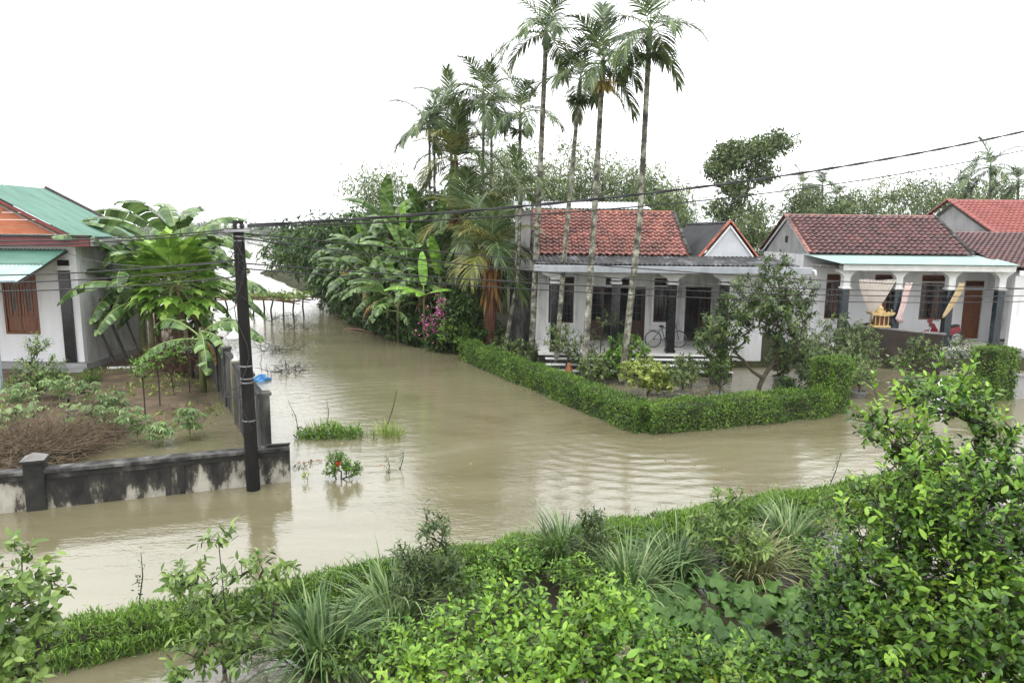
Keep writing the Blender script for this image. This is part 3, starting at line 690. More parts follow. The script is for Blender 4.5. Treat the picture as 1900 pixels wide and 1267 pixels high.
for a, b, c, dd in ((1.45, 2.66, 1.34, 3.44), (5.87, 6.93, 1.42, 3.42)):
    MB().box(a, a + .07, 29.37, 29.4, c, dd).box(b - .07, b, 29.37, 29.4, c, dd).box(a + .07, b - .07, 29.37, 29.4, c, c + .07).box(a + .07, b - .07, 29.37, 29.4, dd - .07, dd).build('window_surround', M['trim'], hA)

# ---- house B: maroon-tiled house with the mint porch sheet
hB = thing('maroon_roof_house', 'white house with maroon tiled roof, mint porch sheet and curtains between columns', 'house', (16.3, 31.0, 0))
opsB = [(14.0, 14.9, 1.5, 3.16), (14.0, 14.9, 3.2, 3.5), (16.15, 17.2, .66, 3.1), (16.15, 17.2, 3.16, 3.5), (18.25, 19.5, 1.5, 3.16), (18.25, 19.5, 3.2, 3.5), (20.2, 21.05, .66, 2.88), (20.2, 21.05, 2.94, 3.26)]
mb = MB(); wall_open(mb, 12.9, 21.6, .3, 4.35, 31.3, 31.5, opsB)
mb.box(12.9, 13.1, 31.5, 36.3, .1, 4.35).box(21.4, 21.6, 31.5, 36.3, .1, 4.35).box(13.1, 21.4, 36.1, 36.3, .1, 4.35).box(13.1, 21.4, 31.5, 36.1, 4.2, 4.3)
mb.build('wall', M['plaster_clean'], hB)
bx('porch_floor', M['tile_floor'], hB, 13.3, 20.55, 28.6, 31.3, .55, .66)
bx('plinth', M['concrete'], hB, 13.36, 24.5, 28.66, 31.3, -.3, .55)
for x in (13.75, 15.91, 18.08, 20.16): column(hB, x, 29.0, .28, .66, 3.02, M['bluetile'], .08, 3.80, .26, upper=M['trim'])
bx('beam', M['plaster'], hB, 13.5, 20.4, 28.86, 29.14, 3.80, 3.98)
bx('porch_ceiling', M['plaster'], hB, 13.3, 20.5, 29.14, 31.3, 3.88, 3.95)
bx('fascia', M['trim'], hB, 13.42, 20.42, 28.55, 28.60, 3.80, 4.03)
corrugated((13.26, 28.42, 4.07), (20.48, 28.42, 4.07), (12.62, 30.75, 4.38), (20.6, 30.75, 4.38), 70, .014).build('porch_roof', M['sheet_mint'], hB, label='mint green metal porch roof')
bx('side_beam', M['oldwood'], hB, 12.7, 13.4, 28.9, 29.0, 3.86, 3.98)
BR, BE = 6.08, 4.40
tile_roof(hB, (12.78, 33.5, BR), (19.82, 33.5, BR), (12.78, 30.5, BE), 25, 12, M['tile_maroon'])
MB().prism([(12.85, 30.7, BE), (12.85, 33.5, BR - .05), (12.85, 36.5, BE), (12.85, 36.5, BE - .08), (12.85, 33.5, BR - .13), (12.85, 30.7, BE - .08)], (6.9, 0, 0)).build('roof_deck', M['oldwood'], hB)
MB().add([(12.78, 33.5, BR + .02), (19.82, 33.5, BR + .02), (19.82, 36.6, BE), (12.78, 36.6, BE)], [(0, 1, 2, 3)]).build('back_slope', M['tile_maroon'], hB)
gw = MB().prism([(13.1, 30.9, 4.3), (13.1, 33.5, BR - .16), (13.1, 36.2, 4.3)], (-.18, 0, 0)).build('gable_wall', M['concrete'], hB, label='bare grey concrete gable')
bx('vent_slot', M['black'], gw, 12.90, 12.93, 33.3, 33.6, 4.85, 5.15)
mb = MB(); mb.beam((12.86, 30.66, BE - .02), (12.86, 33.5, BR - .10), .05, .10); mb.beam((12.86, 36.4, BE - .02), (12.86, 33.5, BR - .10), .05, .10); mb.build('verge_board', M['trim'], hB)
cap_tiles(hB, (12.78, 33.5, BR + .02), (19.84, 33.5, BR + .02), 20, .085, M['tile_red'])
cap_tiles(hB, (12.80, 30.45, BE + .05), (12.80, 33.5, BR + .05), 12, .085, M['tile_red'], 'verge_tile')
cap_tiles(hB, (12.80, 36.5, BE + .05), (12.80, 33.5, BR + .05), 12, .085, M['tile_red'], 'verge_tile')
cap_tiles(hB, (19.84, 30.45, BE + .05), (19.84, 33.5, BR + .05), 12, .085, M['mould_grey'], 'verge_tile')
window(hB, 14.0, 14.9, 1.5, 3.16, 31.36, M['wood'], vent=(3.2, 3.5)); window(hB, 18.25, 19.5, 1.5, 3.16, 31.36, M['wood'], vent=(3.2, 3.5))
door_leaf(hB, 16.17, 16.67, .67, 3.08, 31.36, M['wood']); door_leaf(hB, 16.69, 17.18, .67, 3.08, 31.36, M['wood']); louvre(hB, 16.15, 17.2, 3.16, 3.5, 31.36, M['wood'])
door_leaf(hB, 20.22, 21.03, .67, 2.86, 31.36, M['wood'], glazed=False); louvre(hB, 20.2, 21.05, 2.94, 3.26, 31.36, M['wood'])

# ---- house C: the next house, only its roofs and one white wall show
hC = thing('pink_roof_house', 'house with pinkish red tiled gable roof behind the maroon roof', 'house', (25.0, 33.0, 0))
bx('wall', M['plaster_clean'], hC, 20.72, 25.5, 28.95, 29.15, .56, 3.62)
MB().box(23.6, 30, 34.4, 41.4, .1, 5.0).build('wall', M['plaster'], hC)
bx('fascia', M['trim'], hC, 20.55, 26, 28.5, 28.56, 3.66, 3.86)
bx('ledge', M['concrete'], hC, 20.6, 26, 28.6, 29.0, .3, .56)
tile_roof(hC, (20.2, 33.9, 5.36), (26.2, 33.9, 5.36), (20.2, 28.9, 3.92), 24, 17, M['tile_maroon'], one=True)
MB().prism([(20.5, 29.1, 3.84), (20.5, 33.9, 5.22), (20.5, 33.9, 5.12), (20.5, 29.1, 3.74)], (5.5, 0, 0)).build('roof_deck', M['oldwood'], hC)
cap_tiles(hC, (20.3, 33.95, 5.36), (26.2, 33.95, 5.36), 16, .09, M['tile_pink'])
tile_roof(hC, (23.1, 38.0, 7.06), (31, 38.0, 7.06), (23.1, 33.9, 5.25), 30, 13, M['tile_pink'], one=True).name = 'upper_roof_tiles'
MB().prism([(23.3, 34.0, 5.16), (23.3, 38.0, 6.94), (23.3, 42.0, 5.16), (23.3, 42.0, 5.06), (23.3, 38.0, 6.84), (23.3, 34.0, 5.06)], (7.5, 0, 0)).build('roof_deck', M['oldwood'], hC)
MB().prism([(23.5, 34.3, 5.1), (23.5, 38.0, 6.8), (23.5, 41.7, 5.1)], (-.1, 0, 0)).build('gable_wall', M['concrete'], hC, label='grey concrete gable of the upper roof')
mb = MB(); mb.beam((23.38, 34.0, 5.08), (23.38, 38.0, 6.86), .05, .16); mb.beam((23.38, 42.0, 5.08), (23.38, 38.0, 6.86), .05, .16); mb.build('verge_board', M['greywood'], hC)
cap_tiles(hC, (23.15, 33.8, 5.28), (23.15, 38.0, 7.12), 14, .11, M['tile_pink'], 'verge_tile'); cap_tiles(hC, (23.15, 42.2, 5.28), (23.15, 38.0, 7.12), 14, .11, M['tile_pink'], 'verge_tile')
cap_tiles(hC, (23.1, 38.0, 7.08), (31, 38.0, 7.08), 22, .09, M['tile_pink'])

# ---- house L: the green metal roof on the left
hL = thing('green_roof_house', 'white house with green metal roof, orange gable boards and black corner column', 'house', (-18.5, 25.5, 0))
mb = MB(); wall_open(mb, -24, -15.35, .42, 4.55, 24.75, 24.95, [(-18.05, -16.84, 1.42, 3.55)])
mb.build('front_wall', M['plaster_clean'], hL)
MB().box(-15.55, -15.35, 24.95, 29.2, .2, 4.55).box(-24, -15.55, 29.0, 29.2, .2, 4.55).box(-24, -15.55, 24.95, 29.0, 4.4, 4.5).build('side_wall', M['plaster_stain'], hL, label='stained side wall of the left house')
for yy in (26.6, 27.9):
    s = bx('side_window', M['wood_dark'], hL, -15.35, -15.32, yy, yy + .5, 1.9, 2.9)
    bx('pane', M['glass_dark'], s, -15.32, -15.31, yy + .06, yy + .44, 1.96, 2.84)
bx('plinth', M['concrete'], hL, -24, -15.2, 24.6, 29.2, -.1, .40)
bx('plinth_ledge', M['concrete'], hL, -17.2, -15.1, 24.2, 24.58, -.1, .26)
c = bx('column', M['blacktile'], hL, -15.98, -15.60, 24.66, 24.745, .42, 3.70)
bx('capital_ring', M['trim'], c, -16.02, -15.56, 24.64, 24.746, 3.70, 3.86); bx('capital_block', M['blacktile'], c, -15.98, -15.6, 24.67, 24.744, 3.86, 4.06)
# shuttered window
w = MB().box(-18.05, -17.98, 24.72, 24.84, 1.42, 3.55).box(-16.91, -16.84, 24.72, 24.84, 1.42, 3.55).box(-17.98, -16.91, 24.72, 24.84, 1.42, 1.5).box(-17.98, -16.91, 24.72, 24.84, 3.47, 3.55).build('window_frame', M['wood'], hL)
for a in (-17.98, -17.44):
    s = MB().box(a + .01, a + .52, 24.78, 24.80, 1.51, 3.46).build('shutter', M['wood'], hL)
    for k, (p0, p1) in enumerate(((a + .02, a + .09), (a + .11, a + .19), (a + .33, a + .41), (a + .43, a + .51))):
        bx('plank', M['wood'], s, p0, p1, 24.75, 24.778, 2.05, 3.45)
    bx('panel', M['wood'], s, a + .05, a + .48, 24.76, 24.778, 1.58, 1.98)
    bx('pane', M['glass_dark'], s, a + .215, a + .305, 24.765, 24.778, 2.25, 3.1)
bx('fascia', M['maroon'], hL, -26, -14.55, 24.25, 24.33, 4.55, 4.86)
bx('roof_slab', M['concrete'], hL, -26, -14.6, 24.33, 26.6, 4.56, 4.78)
bx('fascia_cap', M['black'], hL, -26, -14.5, 24.2, 24.36, 4.86, 4.93)
# gable: boards, metal roof, verge boards
AX, AZ, EX, EZ = -19.0, 6.74, -15.35, 4.86
for i in range(7):
    z0 = 4.95 + .25 * i; z1 = z0 + .238
    t0 = (AZ - .12 - z0) / (AZ - EZ) * (AX - EX); t1 = (AZ - .12 - z1) / (AZ - EZ) * (AX - EX)
    if z1 > AZ - .15: break
    xa, xb = AX + abs(t0), AX + abs(t1)
    MB().prism([(2 * AX - xa, 25.1, z0), (xa, 25.1, z0), (xb, 25.1 - .012, z1), (2 * AX - xb, 25.1 - .012, z1)], (0, .03, 0)).build('board', M['wood_orange'], hL)
corrugated((AX, 24.85, AZ), (AX, 29.0, AZ), (EX, 24.85, EZ), (EX, 29.0, EZ), 22, .018).build('roof_slope', M['sheet_green'], hL)
corrugated((AX, 24.85, AZ), (AX, 29.0, AZ), (2 * AX - EX, 24.85, EZ), (2 * AX - EX, 29.0, EZ), 22, .018).build('roof_slope', M['sheet_green'], hL)
mb = MB(); mb.beam((AX, 24.82, AZ - .07), (EX, 24.82, EZ - .07), .035, .16, up=(0, 1, 0)); mb.beam((AX, 24.82, AZ - .07), (2 * AX - EX, 24.82, EZ - .07), .16, .035); mb.build('verge_board', M['maroon'], hL)
MB().beam((AX, 24.86, AZ - .23), (EX - .25, 24.86, EZ - .10), .03, .15, up=(0, 1, 0)).build('barge_board', M['greywood'], hL)
MB().beam((AX, 29.02, AZ + .05), (EX, 29.02, EZ + .05), .12, .10).build('verge_cap', M['oldwood'], hL)
# awning in two lengths of sheet
corrugated((-24, 24.55, 4.44), (-15.5, 24.55, 4.44), (-24, 23.3, 3.98), (-15.5, 23.3, 3.98), 62, .02).build('awning', M['sheet_green'], hL, label='green upper awning sheet')
corrugated((-24, 23.5, 4.02), (-15.52, 23.5, 4.02), (-24, 21.95, 3.46), (-15.6, 21.95, 3.46), 62, .02).build('awning', M['sheet_greenpale'], hL, label='pale lower awning sheet')
for x in (-15.6, -19): MB().beam((x, 21.98, 3.40), (x, 24.7, 4.36), .05, .05).build('awning_rafter', M['oldwood'], hL)
p = MB().box(-15.75, -15.63, 20.95, 21.07, -.1, 3.6).build('awning_post', M['bluepaint'], hL, label='pale blue awning post')
MB().beam((-15.69, 21.0, 3.55), (-15.69, 22.1, 3.5), .06, .06).build('post_arm', M['bluepaint'], hL)

# ---------------------------------------------------------------- walls, pole, wires, lamps
def along(a, b, t): return tuple(V3(*a) * (1 - t) + V3(*b) * t)
def bar_wall(mb, a, b, th, z0, z1):
    a, b = V3(*a, 0)[:3], V3(*b, 0)[:3]; d = nrm(b - a); s = V3(-d[1], d[0], 0) * th / 2
    mb.prism([a - s + V3(0, 0, z0), b - s + V3(0, 0, z0), b + s + V3(0, 0, z0), a + s + V3(0, 0, z0)], (0, 0, z1 - z0)); return mb
wA, wB = (-14.2, 10.45), (-4.62, 14.09)
fw = thing('boundary_wall', 'low mould-stained wall with a dark cap standing in the flood water', 'wall', (-9.4, 12.3, 0))
bar_wall(MB(), wA, wB, .18, -.5, .70).build('wall_body', M['mould'], fw)
bar_wall(MB(), wA, wB, .30, .70, .76).build('coping', M['mould_grey'], fw)
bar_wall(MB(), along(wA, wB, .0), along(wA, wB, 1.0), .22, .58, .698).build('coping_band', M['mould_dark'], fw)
d = nrm(V3(*wB) - V3(*wA)); 
for t in (.56, .775, .80):
    p = V3(*along(wA, wB, t)); 
    if t == .56:
        q = bar_wall(MB(), p - d * .16, p + d * .16, .32, -.5, .92).build('pier', M['mould_dark'], fw)
        bar_wall(MB(), p - d * .21, p + d * .21, .42, .92, .97).build('pier_cap', M['mould_dark'], q)
        a = p - d * .19; n_ = V3(-d[1], d[0]) * .19
        cs = [a - n_, a + 2 * d * .19 - n_, a + 2 * d * .19 + n_, a + n_]
        MB().add([(c[0], c[1], .97) for c in cs] + [(p[0], p[1], 1.08)], [(0, 1, 4), (1, 2, 4), (2, 3, 4), (3, 0, 4), (3, 2, 1, 0)]).build('pyramid_cap', M['greywood'], q)
    else:
        bar_wall(MB(), p - d * .05, p + d * .05, .21, -.5, .57).build('pilaster', M['mould_dark'], fw)
rr = random.Random(3)
for i in range(6):   # loose broken slabs at the wall's end
    p = V3(*along(wA, wB, .965 + .03 * rr.random()))
    MB().beam((p[0] - .15, p[1] - .03, .775 + .006 * i), (p[0] + .18, p[1] + .05, .78 + .006 * i), .1, .008).build('slab_chip', M['mould_dark'], fw)
# lane wall
lw = thing('lane_wall', 'grey concrete wall running away along the flooded lane', 'wall', (-8.4, 19.3, 0))
lA, lB = (-5.2, 14.32), (-11.6, 26.3)
n = 6
for i in range(n):
    a, b = along(lA, lB, i / n), along(lA, lB, (i + 1) / n); h = 1.66 - .02 * i
    bar_wall(MB(), a, b, .12, -.4, h).build('wall_panel', M['mould_grey'], lw)
    bar_wall(MB(), a, b, .18, h, h + .05).build('coping', M['mould_dark'], lw)
    dd = nrm(V3(*lB) - V3(*lA)) * .11
    if i != 2:
        q = bar_wall(MB(), V3(*a) - dd, V3(*a) + dd, .22, -.4, h + .12).build('pier', M['mould_grey'], lw)
        bar_wall(MB(), V3(*a) - dd * 1.3, V3(*a) + dd * 1.3, .29, h + .12, h + .18).build('pier_cap', M['mould_grey'], q)
# lamp pillar and lamp on it
pl = along(lA, lB, .345)
q = bar_wall(MB(), V3(*pl) - dd, V3(*pl) + dd, .24, -.4, 1.72).build('lamp_pier', M['cream'], lw, label='cream lamp pier streaked with green')
def lantern(name, label, x, y, z, s=1.0, post=.30):
    t = thing(name, label, 'lamp', (x, y, z))
    MB().lathe((x, y, z), [(.09 * s, 0), (.09 * s, .03), (.05 * s, .05), (.035 * s, .08), (.03 * s, post), (.06 * s, post + .02)], 10).build('stem', M['white_metal'], t, smooth=True)
    zb = z + post + .02
    MB().lathe((x, y, zb), [(.055 * s, 0), (.085 * s, .06 * s), (.10 * s, .20 * s)], 6).build('glass', M['lampglass'], t)
    MB().lathe((x, y, zb + .20 * s), [(.20 * s, -.02 * s), (.20 * s, 0), (.10 * s, .10 * s), (.05 * s, .15 * s), (.02 * s, .17 * s), (.028 * s, .20 * s), (.008 * s, .26 * s)], 6).build('hood', M['white_metal'], t)
    return t
lantern('garden_lantern', 'white garden lantern on the pier beside the utility pole', pl[0], pl[1], 1.72, 1.05, .40)
# utility pole
PX, PY = -5.2, 13.54
pole = thing('utility_pole', 'dark wet utility pole standing at the end of the low wall', 'utility pole', (PX, PY, 0))
mb = MB(); n = 14; vs = []; fs = []
lean = (-.05, 0.0)
prof = [(z, .135 - .036 * z / 5.4) for z in np.linspace(-.6, 5.36, 16)]
mb.tube([(PX + lean[0] * z / 5.4, PY, z) for z, r in prof], [r for z, r in prof], 12).build('shaft', M['pole'], pole, smooth=True)
for z in (4.98, 5.06, 2.55, 2.3, 2.22, 1.45): MB().lathe((PX + lean[0] * z / 5.4, PY, z), [(.136 - .036 * z / 5.4, -.012), (.141 - .036 * z / 5.4, -.012), (.141 - .036 * z / 5.4, .012), (.136 - .036 * z / 5.4, .012)], 14).build('strap', M['steel'], pole)
mb = MB(); mb.beam((PX - .30, PY - .16, 5.16), (PX + .24, PY - .16, 5.18), .05, .05); mb.build('cross_arm', M['steel'], pole)
for dx in (-.24, -.1, .06, .2):
    MB().lathe((PX - .04 + dx, PY - .16, 5.205), [(.012, 0), (.035, .02), (.02, .04), (.035, .06), (.02, .085), (.0, .095)], 8).build('insulator', M['white_metal'], pole, smooth=True)
MB().tube([(PX + .08, PY, 5.3), (PX + .18, PY - .02, 5.55), (PX + .12, PY - .05, 5.62)], .008, 5).build('bracket', M['steel'], pole)
for k in range(5):
    rr = random.Random(40 + k); pts = [(PX - .06 + rr.uniform(-.25, .25) * math.sin(i), PY - .16 + .02 * k, 5.22 - .11 * i * (1 + .2 * k) + rr.uniform(-.02, .02)) for i in range(9)]
    MB().tube(pts, .008, 5).build('slack_cable', M['wire'], pole, smooth=True)
pts = [(PX - .02 + .12 * math.sin(i * .9), PY - .15, 4.9 - i * .24) for i in range(16)]
MB().tube(pts, .009, 5).build('down_cable', M['wire'], pole, smooth=True)
pts = [(PX + .10 + .22 * math.sin(PI * i / 10), PY - .12, 2.3 - .09 * i) for i in range(11)]
MB().tube(pts, .009, 5).build('hanging_loop', M['wire'], pole, smooth=True)
pts = [(PX - .1 - .45 * math.sin(PI * i / 10), PY - .1 + .05 * i, 1.95 - .03 * i + .5 * (i / 10) ** 2) for i in range(11)]
MB().tube(pts, .009, 5).build('hanging_loop', M['wire'], pole, smooth=True)
def cable(name, label, a, b, sag, r, group, n=40, twist=0):
    a, b = V3(*a), V3(*b); P = []
    for i in range(n + 1):
        t = i / n; p = a * (1 - t) + b * t; p[2] -= sag * 4 * t * (1 - t); P.append(p)
    if twist:
        mb = MB()
        for k in range(2):
            Q = [p + V3(0, math.cos(twist * i / n * 2 * PI + PI * k), math.sin(twist * i / n * 2 * PI + PI * k)) * r * .8 for i, p in enumerate(P)]
            mb.tube(Q, r, 6)
    else: mb = MB().tube(P, r, 5)
    o = mb.build(name, M['wire'], None, off=tuple(a), smooth=True)
    return tag(o, label, 'cable', group)
G = 'overhead cables'
cable('power_cable', 'thick twisted power cable rising to the right across the sky', (PX + .05, PY - .16, 5.26), (18.6, 22.6, 9.15), .55, .020, G, 110, 13)
cable('overhead_wire', 'single thin wire just under the thick twisted cable', (PX + .12, PY - .16, 5.25), (18.6, 22.6, 8.55), .62, .015, G)
low = [((PX + .1, PY - .1, 5.12), (19.5, 22.8, 3.55), .25, 'uppermost of the dark wires dipping in front of the tiled house'),
       ((PX + .1, PY - .1, 5.02), (19.5, 22.8, 3.75), .55, 'dark wire crossing the porch gutter of the tiled house'),
       ((PX + .1, PY - .1, 4.55), (19.5, 22.8, 3.42), .30, 'dark wire across the column tops of the tiled house'),
       ((PX + .1, PY - .1, 4.45), (19.5, 22.9, 3.25), .34, 'lowest dark wire in front of the porch columns')]
for a, b, s, l in low: cable('telecom_wire', l, a, b, s, .013, G)
cable('service_wire', 'thin wire from the pole to the left end of the porch gutter', (PX + .1, PY, 5.1), (1.0, 25.7, 3.95), .3, .009, G)
cable('service_wire', 'thin slack wire from the pole to the left porch column', (PX + .1, PY, 4.95), (1.6, 26.3, 3.6), .4, .008, G)
left = [(5.20, 5.14, 'top wire from the pole towards the green roof'), (5.16, 5.03, 'second wire from the pole towards the green roof'), (4.62, 4.56, 'upper of the low wires passing in front of the green awning'),
        (4.50, 4.42, 'middle low wire passing in front of the green awning'), (4.30, 4.33, 'lowest wire passing in front of the green awning')]
for z0, z1, l in left: cable('telecom_wire', l, (PX - .1, PY - .12, z0), (-12.5, 10.7, z1), .22, .012, G)
cable('service_wire', 'thin wire from the pole to the corner of the green-roofed house', (PX - .1, PY - .1, 4.6), (-15.3, 24.3, 4.3), .25, .009, G)
# small parapet in front of the maroon-roofed house
pw = thing('parapet_wall', 'dark brown block wall beside the shrine at the maroon-roofed house', 'wall', (15.2, 27.4, 0))
bar_wall(MB(), (14.1, 28.45), (16.35, 26.3), .16, -.4, 1.52).build('wall_body', surf('brown_block_wall', [(.3, (.022, .017, .013)), (.6, (.055, .042, .034)), (.8, (.10, .08, .065))], 1.6, .85, .4, 30), pw)
bar_wall(MB(), (14.08, 28.47), (16.4, 26.25), .22, 1.52, 1.58).build('coping', M['greywood'], pw)
# right-hand gate: low wall and path edge
gw = thing('gate_wall', 'low grey concrete gate wall beyond the clipped box shrub', 'wall', (17.5, 23.0, 0))
bar_wall(MB(), (16.2, 22.3), (21.5, 23.9), .2, -.4, .72).build('wall_body', M['concrete'], gw)
bar_wall(MB(), (16.2, 22.3), (21.5, 23.9), .26, .72, .78).build('coping', M['greywood'], gw)
# ---------------------------------------------------------------- things on the porches
def ring(mb, c, r, w, axis_deg, n=28, m=6):
    """torus standing upright; axis_deg turns it about z"""
    ca, sa = math.cos(math.radians(axis_deg)), math.sin(math.radians(axis_deg)); vs = []
    for i in range(n):
        t = 2 * PI * i / n
        for j in range(m):
            u = 2 * PI * j / m; rr = r + w * math.cos(u); h = w * math.sin(u)
            x, z = rr * math.cos(t), rr * math.sin(t); vs.append((c[0] + ca * x - sa * h, c[1] + sa * x + ca * h, c[2] + z))
    fs = [(i * m + j, ((i + 1) % n) * m + j, ((i + 1) % n) * m + (j + 1) % m, i * m + (j + 1) % m) for i in range(n) for j in range(m)]
    return mb.add(vs, fs)
def bicycle(x, y, z, ang, label):
    t = thing('bicycle', label, 'bicycle', (x, y, z)); ca, sa = math.cos(math.radians(ang)), math.sin(math.radians(ang))
    Q = lambda u, h, v=0: (x + ca * u - sa * v, y + sa * u + ca * v, z + h)
    R_ = .33
    for u in (-.52, .52):
        w = ring(MB(), Q(u, R_), R_, .018, ang).build('wheel', M['black'], t, smooth=True)
        ring(MB(), Q(u, R_), R_ - .025, .010, ang, 24, 4).build('rim', M['chrome'], w, smooth=True)
        sp = MB()
        for k in range(14):
            a = 2 * PI * k / 14; sp.tube([Q(u, R_), Q(u + (R_ - .03) * math.cos(a), R_ + (R_ - .03) * math.sin(a))], .0025, 3)
        sp.build('spokes', M['chrome'], w)
        ring(MB(), Q(u, R_ + .01), R_ + .04, .012, ang, 20, 4)
    f = MB(); seat, head, bb = (-.18, .78), (.40, .80), (-.05, .30)
    for a, b in ((seat, bb), (seat, head), (bb, (.42, .66)), (seat, (-.52, R_)), (bb, (-.52, R_)), ((.38, .92), (.52, R_))): f.tube([Q(*a), Q(*b)], .016, 6)
    f.build('frame', M['black'], t, smooth=True)
    MB().tube([Q(.30, 1.02, .28), Q(.36, 1.0, .12), Q(.38, .94, 0), Q(.36, 1.0, -.12), Q(.30, 1.02, -.28)], .012, 6).build('handlebar', M['chrome'], t, smooth=True)
    MB().lathe(Q(-.2, .80), [(.03, 0), (.10, .03), (.11, .06), (.06, .085)], 8).build('saddle', M['black'], t, smooth=True)
    MB().beam(Q(-.30, .70), Q(-.72, .70), .14, .015).build('carrier', M['steel'], t)
    ring(MB(), Q(-.05, .30), .09, .012, ang, 14, 4).build('chainring', M['steel'], t)
    return t
bicycle(6.15, 27.7, .70, 4, 'black bicycle parked on the porch behind the black column')
def motorbike(x, y, z, ang, label, paint):
    t = thing('motorbike', label, 'motorbike', (x, y, z)); ca, sa = math.cos(math.radians(ang)), math.sin(math.radians(ang))
    Q = lambda u, h, v=0: (x + ca * u - sa * v, y + sa * u + ca * v, z + h)
    for u in (-.60, .62):
        w = ring(MB(), Q(u, .28), .25, .04, ang, 22, 6).build('wheel', M['black'], t, smooth=True)
        ring(MB(), Q(u, .28), .19, .015, ang, 20, 4).build('rim', M['chrome'], w, smooth=True)
        s = MB()
        for k in range(5): s.tube([Q(u, .28), Q(u + .19 * math.cos(k * 1.257), .28 + .19 * math.sin(k * 1.257))], .014, 4)
        s.build('spokes', M['chrome'], w)
    def hull(name, pts, half, mat):
        n = len(pts); vs = [Q(u, h, half * s) for s in (-1, 1) for u, h in pts] + [Q(u * .98, h, 0) for u, h in pts]
        MB().add(vs, [tuple(range(n)), tuple(range(2 * n - 1, n - 1, -1))] + [(k, (k + 1) % n, n + (k + 1) % n, n + k) for k in range(n)]).build(name, mat, t, bevel=.025)
    hull('tail_body', [(-.72, .62), (-.62, .80), (-.1, .66), (.12, .52), (.05, .34), (-.25, .36)], .12, paint)
    hull('leg_shield', [(.30, .36), (.22, .60), (.42, .92), (.52, .86), (.44, .50)], .17, paint)
    hull('seat', [(-.66, .80), (-.60, .88), (-.2, .80), (.05, .74), (.08, .66), (-.1, .67)], .12, M['black'])
    hull('engine', [(-.18, .20), (-.15, .38), (.22, .40), (.26, .24), (.1, .16)], .11, M['steel'])
    hull('front_fender', [(.42, .48), (.55, .60), (.72, .57), (.88, .40), (.80, .46), (.62, .52)], .055, paint)
    hull('headlight', [(.50, .90), (.44, 1.02), (.52, 1.08), (.62, 1.0), (.60, .90)], .10, paint)
    for s in (-1, 1):
        MB().tube([Q(.62, .28, .07 * s), Q(.46, .78, .07 * s)], .022, 6).build('fork', M['chrome'], t)
        MB().tube([Q(.48, .98, 0), Q(.40, 1.04, .16 * s), Q(.32, 1.03, .33 * s)], .016, 6).build('grip', M['black'], t)
        m_ = MB().tube([Q(.42, 1.04, .2 * s), Q(.44, 1.24, .27 * s)], .007, 5).build('mirror', M['black'], t)
        MB().lathe(Q(.44, 1.25, .28 * s), [(.0, -.03), (.05, -.01), (.05, .03), (.0, .05)], 8).build('mirror_head', M['black'], m_, smooth=True)
    MB().tube([Q(.1, .22, -.12), Q(-.3, .22, -.15), Q(-.75, .34, -.15)], [.02, .035, .045], 8).build('exhaust', M['chrome'], t, smooth=True)
    MB().tube([Q(-.05, .25, .1), Q(-.02, 0.0, .25)], .012, 5).build('kickstand', M['steel'], t)
motorbike(18.3, 29.55, .66, 172, 'dark red motorbike parked between porch columns of the maroon-roofed house', M['red_paint'])
motorbike(14.9, 30.0, .66, 160, 'black motorbike half hidden behind the dark parapet wall', M['black'])
MB().tube([(18.2, 28.75, .7), (18.55, 28.75, 2.0)], .015, 6)
# shrine on the parapet
sx, sy, sz = 14.75, 27.95, 1.58
sh = thing('spirit_shrine', 'small gilt shrine with curved roof standing on the dark parapet wall', 'shrine', (sx, sy, sz))
bx('base', M['gold'], sh, sx - .34, sx + .34, sy - .25, sy + .25, sz, sz + .08, bevel=.01)
for dx in (-.26, -.09, .09, .26):
    for dy in (-.18, .18): MB().lathe((sx + dx, sy + dy, sz + .08), [(.03, 0), (.022, .03), (.022, .32), (.035, .36)], 8).build('pillar', M['gold'], sh, smooth=True)
bx('cella', M['wood'], sh, sx - .2, sx + .2, sy - .1, sy + .12, sz + .08, sz + .42)
mb = MB()
for zz, e in ((.44, .0), ):
    pts = [(-.48, .60), (-.40, .50), (-.2, .47), (0, .46), (.2, .47), (.40, .50), (.48, .60)]
    top = [(-.42, .58), (-.34, .545), (-.18, .56), (0, .62), (.18, .56), (.34, .545), (.42, .58)]
    for sgn in (-1, 1):
        pass
    poly = [(sx + a, sy - .26, sz + b) for a, b in pts] + [(sx + a, sy - .26, sz + b) for a, b in reversed(top)]
    mb.prism(poly, (0, .52, 0))
mb.build('roof', M['gold'], sh)
bx('upper_tier', M['gold'], sh, sx - .16, sx + .16, sy - .12, sy + .12, sz + .55, sz + .68)
MB().lathe((sx, sy, sz + .68), [(.13, 0), (.10, .04), (.11, .09), (.06, .15), (.02, .2), (.0, .24)], 10).build('finial', M['gold'], sh, smooth=True)
for s in (-1, 1): MB().tube([(sx + .42 * s, sy, sz + .57), (sx + .47 * s, sy, sz + .66), (sx + .41 * s, sy, sz + .72)], [.03, .025, .008], 6).build('roof_horn', M['gold'], sh, smooth=True)
